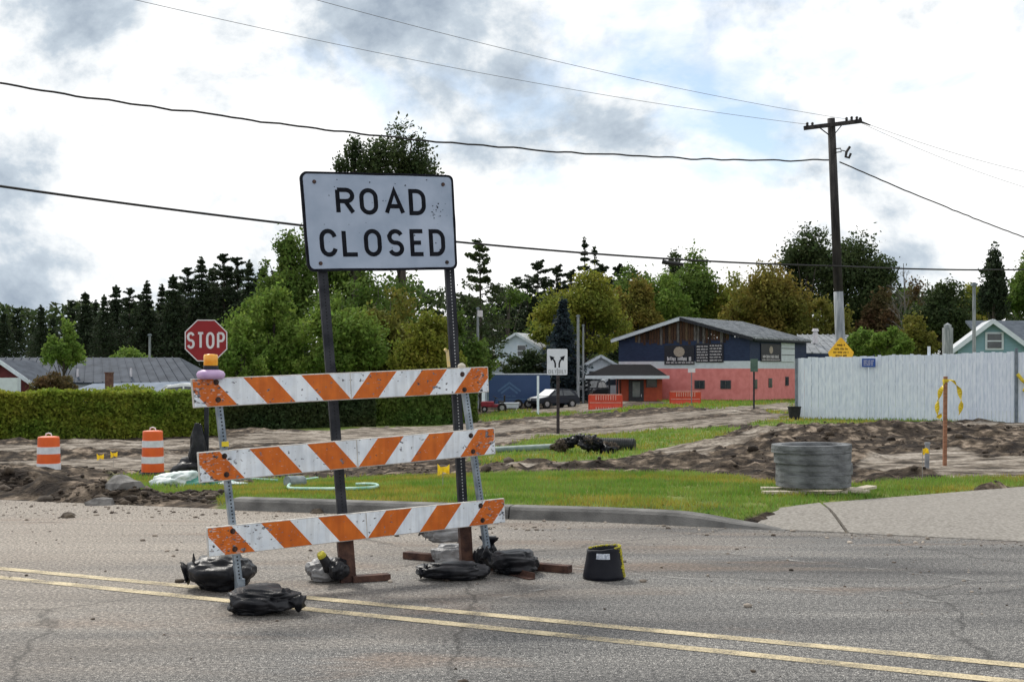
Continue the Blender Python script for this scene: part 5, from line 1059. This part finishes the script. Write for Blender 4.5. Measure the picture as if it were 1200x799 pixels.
# blue trailer
trb = mat('trailer_blue', (.012, .05, .15), (.018, .06, .17), 1.5, .4, spec=.5); logo = mat('trailer_logo', (.07, .15, .28), rough=.5); D2 = 100.0; x0, x1 = (573-CU)/F*D2, (645-CU)/F*D2; zg = G(0, D2); ztop = CAM_H+(HV-439)/F*D2
tr = thing('box_trailer', 'blue box trailer with faint house-roof emblem beside the parked car', 'trailer', ((x0+x1)/2, D2, zg)); mb = MB(); mb.frame((x0, D2, zg+.4), (x1-x0, .5, 0), (-.2, 2.2, 0), (0, 0, ztop-zg-.4)); bx_ = mb.build('box', trb, tr, bevel=.04); mb = MB(); mb.frame((x0-.03, D2-.03, ztop), (x1-x0+.06, .5, 0), (-.2, 2.26, 0), (0, 0, .09)); mb.build('roof_trim', whiteb, tr)
ex = Vector((x1-x0, .5, 0)).normalized(); nn = Vector((ex.y, -ex.x, 0)); o0 = Vector((x0, D2, zg+.4)); fn2 = lambda x, y, h: o0+ex*x+Vector((0, 0, y))+nn*(.004+h)
for pts in ([(.7, .95), (1.6, 1.62), (2.5, .95)], [(.95, .8), (1.6, 1.3), (2.25, .8)]):
    mb = MB(); vs, fs = strip(pts, .14, 0); mb.add([fn2(v.x, v.y, .004) for v in vs], fs); mb.build('emblem', logo, bx_)
mb = MB()
scribble(mb, 1.0, 2.2, .58, .18, fn2, .004)
mb.build('lettering', logo, bx_, kind='stuff'); mb = MB(); flat(mb, [(.4, .3), (3.3, .3), (3.3, .36), (.4, .36)], fn2, .004); mb.build('stripe', logo, bx_)
for x in (2.3, 3.1): c = o0+ex*x+nn*.02; c.z = zg+.36; mb = MB(); mb.cyl(c-nn*.25, c+nn*.06, .36, .36, 16); wh = mb.build('wheel', tyre, tr); mb = MB(); mb.cyl(c+nn*.05, c+nn*.075, .2, .2, 12); mb.build('rim', rimm, wh)
mb = MB(); c = o0+Vector((-.9, 0, .05)); mb.bar(c, o0+Vector((.1, .5, .05)), .1, .1); mb.build('drawbar', darkst, tr)
# red mower in front of the trailer
g = gp(579, 480); g = Vector((px(579, 0, 88).x, 88, G(-1.2, 88))); mw = thing('ride_on_mower', 'small red ride-on mower parked on the grass by the blue trailer', 'mower', g); rdm = mat('mower_red', (.30, .02, .035), (.2, .015, .03), 4, .4)
mb = MB(); mb.box(g+Vector((-.45, 0, .55)), (.9, .6, .4)); mb.build('hood', rdm, mw, bevel=.08); mb = MB(); mb.box(g+Vector((.35, 0, .45)), (.9, .7, .2)); mb.build('deck', rdm, mw, bevel=.05); mb = MB(); mb.box(g+Vector((.5, 0, .72)), (.45, .5, .12)); mb.box(g+Vector((.72, 0, .95)), (.12, .5, .45), 0); mb.build('seat', rub, mw, bevel=.04); mb = MB(); mb.cyl(g+Vector((0, 0, .6)), g+Vector((.1, 0, 1.0)), .03, .03, 8); mb.cyl(g+Vector((.09, 0, .99)), g+Vector((.11, 0, 1.03)), .2, .2, 12); mb.build('steering_wheel', rub, mw)
for x, r_ in ((-.65, .22), (.55, .32)):
    for s in (-1, 1): c = g+Vector((x, s*.42, r_)); mb = MB(); mb.cyl(c-Vector((0, .1, 0)), c+Vector((0, .1, 0)), r_, r_, 14); wh = mb.build('wheel', tyre, mw); mb = MB(); mb.cyl(c+Vector((0, -.11, 0)), c+Vector((0, .11, 0)), r_*.5, r_*.5, 10); mb.build('rim', rimm, wh)
g = Vector((px(597, 0, 92).x, 92, G(0, 92))); mb = MB(); mb.box(g+Vector((0, 0, .35)), (1.3, .8, .3)); mb.box(g+Vector((0, 0, .54)), (1.4, .9, .06)); mb.box(g+Vector((-.5, 0, .1)), (.1, .7, .22)); mb.box(g+Vector((.5, 0, .1)), (.1, .7, .22)); tag(mb.build('utility_cart', whiteb), 'low white cart standing between the mower and trailer', 'cart')
# ------------------------------------------------------------------ foliage
def leaves(P, size, seed, m, name, parent, flat_=0.0, tvar=.6, jit=1.1, hue=None):
    r = np.random.default_rng(seed); n = len(P)
    a = r.normal(size=(n, 3)); a[:, 2] *= (1-flat_*.7); a /= np.linalg.norm(a, axis=1)[:, None]+1e-9
    b_ = r.normal(size=(n, 3)); b_[:, 2] *= (1-flat_); b_ -= a*(a*b_).sum(1)[:, None]; b_ /= np.linalg.norm(b_, axis=1)[:, None]+1e-9
    s = size*(1-jit/2+jit*r.random(n))[:, None]
    a = a*s*.62; b_ = b_*s*.42
    V = np.stack([P-a, P+b_*.9-a*.15, P+a, P-b_*.9+a*.1], 1).reshape(-1, 3)
    t_ = 1-tvar/2+tvar*r.random((n, 1)); tn = np.repeat(t_, 3, 1)*(1+.16*(r.random((n, 3))-.5))
    if hue is not None: tn = tn*hue
    return np_mesh(name, V, np.arange(4*n).reshape(-1, 4), m, parent=parent, tint=np.repeat(tn, 4, 0))
fol = {k: mat('foliage_'+k, a, b_, .35, .75, attr='tint', trans=.38, spec=.2) for k, a, b_ in (
    ('green', (0.085, 0.150, 0.031), (0.137, 0.202, 0.042)), ('bright', (0.124, 0.208, 0.039), (0.195, 0.273, 0.052)), ('olive', (0.130, 0.143, 0.029), (0.202, 0.189, 0.039)), ('yellow', (0.260, 0.260, 0.039), (0.156, 0.195, 0.034)),
    ('autumn', (0.234, 0.176, 0.039), (0.156, 0.163, 0.034)), ('dark', (0.041, 0.065, 0.026), (0.065, 0.090, 0.032)), ('pine', (0.027, 0.044, 0.023), (0.044, 0.062, 0.033)), ('blue', (0.026, 0.043, 0.054), (0.042, 0.060, 0.072)), ('hedge', (0.163, 0.244, 0.029), (0.276, 0.300, 0.045)), ('rust', (0.130, 0.072, 0.039), (0.104, 0.098, 0.039)))}
bark = mat('bark', (.03, .025, .022), (.075, .062, .052), 4, .95, .5, 20, stretch=(1, 1, .3)); barkl = mat('bark_grey', (.09, .085, .08), (.16, .15, .14), 4, .95, stretch=(1, 1, .3))
def limb(mb, a, b_, r0, r1, bend, n=5):
    a, b_ = Vector(a), Vector(b_); mb.tube([a.lerp(b_, i/n)+Vector((0, 0, bend*math.sin(math.pi*i/n)*(b_-a).length)) for i in range(n+1)], r0, 6, r1)
def decid(label, u, vtop, wpx, D, vbot, kind, n=9000, leaf=.32, blobs=16, name='tree', seed=1, group=None, fill=1.0, dens=.5, ry=.8, cat='tree'):
    n = int(n*1.7); leaf *= .72; blobs = int(blobs*1.9); r = np.random.default_rng(seed*13+5); x = (u-CU)/F*D; zt = CAM_H+(HV-vtop)/F*D; zl = CAM_H+(HV-vbot)/F*D; zb = G(x, D)-.1; rx = wpx/2/F*D; rz = (zt-zl)/2; c = np.array([x, D, (zt+zl)/2]); E = np.array([rx, rx*ry, rz])
    root = thing(name, label, cat, (x, D, zb), group); br = .34 if blobs < 24 else .27
    d = r.normal(size=(blobs, 3)); d /= np.linalg.norm(d, axis=1)[:, None]; rad = .25+.55*r.random(blobs)**.7; B = d*rad[:, None]; B[0] = (.05, 0, .74); B[1] = (-.72, 0, -.1); B[2] = (.72, .1, -.15)
    R_ = br*(.75+.55*r.random(blobs)); w_ = R_**2/sum(R_**2); idx = r.choice(blobs, n, p=w_); q = r.normal(size=(n, 3)); q /= np.linalg.norm(q, axis=1)[:, None]; rr_ = (dens*.7+(1.12-dens*.7)*r.random(n)**.6)*np.where(r.random(n) < .12, 1+.55*r.random(n), 1)
    q[:, 2] = np.where(q[:, 2] < -.2, q[:, 2]*.75, q[:, 2])
    wv = 1+.35*np.sin(q[:, 0]*5+idx)*np.sin(q[:, 1]*6+idx*2)*np.sin(q[:, 2]*5+idx*3)
    P = c+(B[idx]+q*(R_[idx]*rr_*wv)[:, None])*E*fill
    hs_ = 26.0/max(D, 60)/max(.6, leaf*3)*.55; keep = (P[:, 2] > zb+.1) & (fbm(P[:, 0]*1.0+P[:, 1]*.6+seed, P[:, 2]+P[:, 1]*.5, hs_*2.2, 3) > (.36 if dens > .4 else .40)); P = P[keep]
    leaves(P, leaf, seed, fol[kind], 'crown', root)
    mb = MB(); tz = zl+rz*.5; tr = max(.07, .016*(zt-zb)); mb.tube([(x, D, zb), (x+tr*.5, D, zb+(tz-zb)*.5), (x, D, tz), (x+.1, D, zt-rz*.5)], tr, 8, tr*.25)
    for k in range(min(blobs, 12)): e_ = c+B[k]*E; limb(mb, (x, D, zb+(tz-zb)*(.55+.4*(k/12))), e_, tr*.4, tr*.12, .08)
    mb.build('trunk', bark, root, True); return root
def conifer(label, u, vtop, D, wpx, kind='pine', style='pine', name='pine_tree', seed=1, group=None, per=95, leaf=.25, vbase=None, levels=17, bare=.3):
    r = np.random.default_rng(seed*7+3); x = (u-CU)/F*D; zt = CAM_H+(HV-vtop)/F*D; zb = G(x, D)-.1; H = zt-zb; rm = wpx/2/F*D; root = thing(name, label, 'tree', (x, D, zb), group); pts = []; mb = MB(); tr = .013*H; mb.tube([(x, D, zb), (x+.1, D, zb+H*.5), (x, D, zt-.2)], tr, 7, tr*.15)
    for l in range(levels):
        f = bare+(1-bare)*(l+.5*r.random())/levels; g_ = (f-bare)/(1-bare)
        if style == 'spruce': ln = 1.2*rm*(1-g_)*(.85+.3*r.random())+.05
        else: ln = rm*(.55+.6*r.random())*(1.10-g_**1.05)*(.8+.6*min(1, g_*3))+.12
        nb_ = 6 if style == 'spruce' else 5
        for k in range(nb_):
            a = 6.283*(k+r.random()*.8)/nb_+l*1.1; L_ = ln*(.45+.8*r.random()); rise = (-.22 if style == 'spruce' else .05+.35*g_)*L_
            st_ = np.array([x, D, zb+H*min(.985, f+(0 if style == 'spruce' else (r.random()-.5)*1.6*(1-bare)/levels))]); en = st_+np.array([math.cos(a)*L_, math.sin(a)*L_, rise])
            if l % 2 == 0 or style == 'pine': limb(mb, st_, en, tr*.25*(1-g_*.6), .02, .02, 2)
            t_ = (.1 if style == 'spruce' else .30)+(.9 if style == 'spruce' else .75)*r.random(per)**.8; sp_ = (.10*rm+.13*L_*(1-.3*t_)) if style == 'spruce' else (.05*rm+.16*L_*(1.1-.6*t_))
            sp_ = sp_*(1.15-.75*g_)
            pts.append(st_+(en-st_)*t_[:, None]+r.normal(size=(per, 3))*np.stack([sp_, sp_, sp_*(.55 if style == 'spruce' else .5)], 1))
    tp_ = np.array([x, D, zt])-np.abs(r.normal(size=(per, 3)))*np.array([0, 0, H*.05])+r.normal(size=(per, 3))*np.array([.12, .12, .1]); pts.append(tp_)
    leaves(np.concatenate(pts), leaf, seed, fol[kind], 'crown', root, .35); mb.build('trunk', bark, root, True); return root
def copy_tree(src, u, D, sc, rz, label=None):
    c = src.copy(); COL.objects.link(c); x = (u-CU)/F*D; c.location = (x, D, G(x, D)-.1); c.scale = (sc, sc, sc); c.rotation_euler = (0, 0, rz)
    if label: c['label'] = label
    for ch in src.children: k = ch.copy(); COL.objects.link(k); k.parent = c
    return c
# dark pine row behind the blue roof
lbp = 'tall dark pine in the row behind the blue-roofed building'; gpn = 'dark pines behind the long building'; random.seed(21)
pr = [conifer(lbp, 100, 342, 170, 50, style='spruce', seed=3, group=gpn, bare=.28, levels=20, per=60), conifer(lbp, 262, 298, 170, 66, seed=5, group=gpn, bare=.28, levels=20), conifer(lbp, 172, 330, 168, 46, style='spruce', seed=8, group=gpn, bare=.34, levels=18, per=60)]
Hp = [CAM_H+(HV-v)/F*d+1.6 for v, d in ((342, 170), (298, 170), (330, 168))]
for i, (u, v, D) in enumerate(((4, 366, 172), (20, 362, 176), (48, 358, 168), (62, 372, 180), (84, 352, 178), (122, 346, 165), (136, 334, 175), (152, 338, 166), (190, 334, 172), (203, 322, 166), (220, 314, 172), (236, 302, 168), (250, 312, 178), (278, 302, 172), (292, 306, 166), (308, 312, 174), (324, 318, 168), (112, 352, 185), (212, 330, 186), (270, 318, 188), (300, 324, 186), (336, 326, 180), (165, 345, 188), (40, 380, 190), (-15, 360, 175))):
    k = i % 3; copy_tree(pr[k], u, D, (CAM_H+(HV-v)/F*D+1.6)/Hp[k], random.uniform(0, 6))
# dark conifers in the middle distance
lb2 = 'dark pine in the stand above the pale blue house gable'; g2 = 'dark conifers above the small houses'
p0 = conifer(lb2, 630, 306, 165, 62, seed=11, group=g2, bare=.2, levels=20); H0 = CAM_H+(HV-306)/F*165+1.6
for u, v, D in ((605, 325, 170), (652, 312, 172), (585, 335, 168), (618, 330, 160), (725, 312, 170), (742, 318, 175), (668, 318, 178), (706, 310, 178), (545, 345, 170), (596, 350, 158)): copy_tree(p0, u, D, (CAM_H+(HV-v)/F*D+1.6)/H0, random.uniform(0, 6))
conifer('dark spruce with pointed top rising above the yellow-green tree', 685, 279, 160, 46, style='spruce', seed=15, name='spruce_tree', bare=.1); conifer('dark rounded spruce beside the pointed spruce top', 697, 290, 162, 44, style='spruce', seed=16, name='spruce_tree', bare=.1)
conifer('white pine with open ragged branches next to the ROAD CLOSED sign', 562, 282, 110, 78, kind='dark', seed=17, bare=.25, per=60, levels=16)
conifer('small blue spruce in front of the yellow-green tree', 660, 351, 108, 62, kind='blue', style='spruce', seed=18, name='spruce_tree', bare=.03, levels=26, per=60)
# broadleaf trees
decid('very tall tree with round dark crown rising above the ROAD CLOSED sign', 470, 143, 104, 95, 250, 'dark', 9500, .26, 20, seed=31, dens=.35)
decid('smaller side crown beside the very tall round-crowned tree', 414, 163, 66, 96, 262, 'dark', 5500, .25, 14, seed=30, dens=.3)
decid('leafy tree filling in below the tall round crown', 420, 215, 130, 97, 400, 'green', 7500, .34, 18, seed=32, dens=.3)
decid('loose pale-topped tree left of the ROAD CLOSED sign panel', 338, 268, 74, 92, 400, 'green', 7000, .28, 16, seed=33, dens=.35)
decid('wide bright green willow behind the STOP sign', 320, 338, 120, 82, 462, 'bright', 12000, .26, 20, seed=34)
decid('rounded green willow under the ROAD CLOSED sign', 398, 340, 120, 80, 468, 'bright', 12000, .26, 20, seed=35)
decid('olive leafy tree behind the sign posts', 455, 335, 120, 84, 465, 'olive', 12000, .26, 20, seed=36); decid('yellowing leafy tree between the two sign posts', 500, 365, 90, 78, 470, 'yellow', 8500, .24, 16, seed=37); decid('deep green leafy tree under the sign panel', 440, 320, 150, 90, 440, 'green', 11000, .28, 20, seed=38)
decid('small green tree beside the right sign post', 535, 365, 60, 86, 450, 'green', 6000, .25, 12, seed=39); decid('round green bush beside the blue trailer', 562, 402, 44, 92, 470, 'green', 4500, .22, 10, seed=40, name='bush', cat='bush'); decid('green willow edge behind the STOP sign post', 282, 372, 62, 76, 470, 'bright', 6500, .22, 14, seed=41)
decid('broad yellow-green maple behind the blue spruce', 685, 319, 112, 125, 428, 'yellow', 13000, .34, 22, seed=42); decid('golden side of the maple group leaning over the house', 648, 350, 60, 122, 425, 'yellow', 6000, .32, 14, seed=43)
decid('rusty olive tree behind the shop ridge', 745, 325, 70, 140, 420, 'autumn', 7500, .36, 16, seed=44); decid('green tree with tall loose top behind the shop', 815, 292, 92, 150, 410, 'green', 9000, .38, 18, seed=45, dens=.3); decid('mid green tree behind the shop gable', 780, 318, 80, 145, 410, 'bright', 8000, .36, 16, seed=46); decid('thin-topped tree behind the shop roof', 790, 298, 46, 158, 400, 'dark', 4500, .36, 12, seed=47, dens=.3)
decid('wide orange-tinged tree behind the ribbed roof', 898, 311, 112, 132, 420, 'autumn', 12000, .36, 22, seed=48); decid('large dark tree behind the utility pole', 945, 264, 118, 138, 400, 'dark', 10000, .38, 20, seed=49, dens=.3); decid('large dark tree spreading right of the utility pole', 1008, 275, 110, 136, 405, 'dark', 10000, .38, 20, seed=50, dens=.3)
decid('brownish tree behind the rear wing', 960, 350, 80, 128, 430, 'olive', 8000, .34, 16, seed=51); decid('reddish thinning tree beside the dark tree', 1035, 340, 70, 130, 420, 'rust', 5000, .34, 14, seed=52, dens=.3)
decid('bright lime bush beyond the white fence, left one', 1010, 388, 44, 58, 425, 'bright', 4500, .15, 12, seed=53, name='bush', cat='bush'); decid('taller bright lime bush beyond the white fence', 1045, 382, 52, 57, 425, 'bright', 5500, .15, 14, seed=54, name='bush', cat='bush')
decid('dark cedar mass behind the teal house', 1105, 330, 90, 105, 420, 'dark', 10000, .28, 18, seed=55); decid('olive brush beside the dark cedar', 1075, 372, 50, 100, 430, 'olive', 5000, .26, 12, seed=56); decid('brown tree top beyond the dark cedar', 1070, 330, 60, 140, 420, 'rust', 4500, .34, 12, seed=57, dens=.3)
decid('dark leaning columnar tree above the teal roof', 1166, 296, 34, 95, 400, 'pine', 6000, .26, 12, seed=58, ry=1); decid('green tree beyond the teal wing', 1205, 300, 60, 98, 410, 'green', 7000, .28, 14, seed=59); decid('olive tree between cedar and columnar tree', 1135, 348, 60, 112, 420, 'olive', 5500, .28, 14, seed=60)
decid('young light green tree in front of the blue roof', 74, 378, 46, 74, 448, 'bright', 3800, .20, 12, seed=61, dens=.3); decid('reddish brown shrub below the young tree', 62, 436, 50, 70, 470, 'rust', 3500, .16, 10, seed=62, name='bush', cat='bush')
decid('dark green bush in front of the small pale house', 620, 410, 62, 112, 452, 'dark', 6000, .25, 14, seed=63, name='bush', cat='bush'); decid('small green shrub behind the hedge by the timber post', 150, 452, 70, 60, 480, 'hedge', 3000, .14, 12, seed=64, name='bush', cat='bush'); decid('pale low shrub line before the pines', 150, 408, 80, 120, 445, 'bright', 3500, .28, 14, seed=65, name='bush', cat='bush')
decid('green tree filling the gap between maple and shop trees', 735, 306, 70, 152, 415, 'green', 6500, .36, 14, seed=70); decid('yellow-green tree between the two shop-side tree groups', 858, 316, 70, 148, 415, 'yellow', 6500, .36, 14, seed=71); decid('green tree behind the bare trees', 1062, 338, 74, 150, 420, 'green', 6500, .36, 14, seed=72)
decid('yellowish tree behind the slim grey pole', 1138, 332, 70, 145, 420, 'yellow', 6000, .36, 14, seed=73); decid('green tree behind the dark pines above the shed', 596, 335, 70, 150, 420, 'green', 6000, .36, 14, seed=74); decid('dense green tree between the pines and the willow', 322, 322, 60, 120, 440, 'green', 6000, .30, 14, seed=75)
# bare tree
def bare(label, u, vtop, D, seed):
    random.seed(seed); x = (u-CU)/F*D; zb = G(x, D); zt = CAM_H+(HV-vtop)/F*D; root = thing('bare_tree', label, 'tree', (x, D, zb)); mb = MB(); mb.tube([(x, D, zb), (x+.1, D, (zb+zt)/2), (x-.1, D, zt-1)], .13, 6, .03); mb.build('trunk', barkl, root); mb = MB()
    def rec(p, d, l, r_, k):
        q = p+d*l; mb.cyl(p, q, r_, r_*.6, 4, False)
        if k:
            for _ in range(3): rec(q, (d+Vector((random.gauss(0, .45), random.gauss(0, .45), random.gauss(.1, .3)))).normalized(), l*.68, r_*.6, k-1)
    for i in range(9): f = .45+.5*i/9; rec(Vector((x, D, zb+(zt-zb)*f*.85)), Vector((random.gauss(0, 1), random.gauss(0, .6), .9)).normalized(), (zt-zb)*.13*(1.3-f), .05, 3)
    mb.build('crown', barkl, root)
bare('thin bare tree standing against the bright cloud', 1060, 296, 118, 3); bare('second bare tree near the teal house', 1088, 315, 122, 5)
# far wood closing the horizon
r = np.random.default_rng(77); n = 60000; xx = r.uniform(-150, 150, n); top_ = 9.5+6*fbm(xx, xx*0+3, .05)+6*fbm(xx, xx*0+9, .22); zz = -1.6+top_*r.random(n)**.8; P = np.stack([xx, 215+r.uniform(0, 10, n), zz], 1)
far = leaves(P, .75, 78, fol['dark'], 'far_wood', None); tag(far, 'distant dark wood closing the horizon behind the trees', 'wood', kind='stuff')
n = 14000; xx = r.uniform(-14, -3.6, n); zz = -1.3+4.6*r.random(n)*(.55+.5*fbm(xx, xx*0, .5)); P = np.stack([xx, 97+r.uniform(0, 4, n), zz], 1); fu = leaves(P, .32, 79, fol['dark'], 'undergrowth', None); tag(fu, 'dark undergrowth beneath the trees behind the barricade', 'undergrowth', kind='stuff')
n = 14000; xx = r.uniform(6, 60, n); zz = -1.3+5.0*r.random(n)*(.6+.5*fbm(xx, xx*0, .4)); P = np.stack([xx, 142+r.uniform(0, 4, n), zz], 1); fu = leaves(P, .45, 80, fol['dark'], 'undergrowth', None); tag(fu, 'dark undergrowth behind the shop and the white fence', 'undergrowth', kind='stuff')
# ------------------------------------------------------------------ hedge
def hedge(label, a, b_, h, th, n, kind, seed, leaf=.11):
    r = np.random.default_rng(seed); a, b_ = np.array(a), np.array(b_); d = b_-a; ln = np.linalg.norm(d); d = d/ln; nr_ = np.array([d[1], -d[0]]); nr_ = nr_*(-1 if nr_[1] > 0 else 1); s = r.uniform(0, ln, n); hv = h*(.90+.16*fbm(s, s*0+seed, .8)+.12*r.random(n)**3+.10*fbm(s, s*0+3, 4.0)); tp_ = r.random(n) < .28
    z = np.where(tp_, hv-.12*r.random(n), hv*r.random(n)**.9); off = np.where(tp_, (r.random(n)*2-1)*th/2, th/2*(.72+.32*r.random(n)+.35*(fbm(s, z, 1.3)-.5))*np.where(r.random(n) < .8, 1, -1))
    q = a+d*s[:, None]+nr_*off[:, None]; P = np.stack([q[:, 0], q[:, 1], base_h(q[:, 0], q[:, 1])+z], 1); root = thing('hedge', label, 'hedge', (*((a+b_)/2), G(*((a+b_)/2))))
    hu = 1+.5*(fbm(s, z*1.5, .55)[:, None]-.5)*np.array([[1.8, .6, .2]]); hu = hu*(.72+.42*(z/h))[:, None] if False else hu
    leaves(P, leaf, seed, fol[kind], 'foliage', root, hue=hu)
    mb = MB(); A3, B3 = Vector((*a, 0)), Vector((*b_, 0)); mb.bar(A3+Vector((0, 0, G(*a)+h*.42)), B3+Vector((0, 0, G(*b_)+h*.42)), th*.6, h*.84); mb.build('dark_core', mat('hedge_dark_core', (.012, .016, .008), (.03, .035, .015), 6, .95), root)  # added solid dark box inside the leaves, keeps the hedge opaque
ga, gb = gp(-30, 517), gp(247, 511); hedge('long clipped green hedge in front of the blue-roofed building', (ga.x, ga.y+.6), (gb.x, gb.y+.6), 1.62, 1.3, 34000, 'hedge', 91)
ga, gb = gp(250, 505), gp(430, 500); hedge('darker hedge continuing behind the barricade boards', (ga.x, ga.y+.6), (gb.x, gb.y+.6), 1.5, 1.3, 16000, 'dark', 92, .14); ga, gb = gp(432, 499), gp(552, 495); hedge('loose green hedge under the sign behind the boards', (ga.x, ga.y+.6), (gb.x, gb.y+.6), 1.55, 1.5, 14000, 'green', 93, .16)
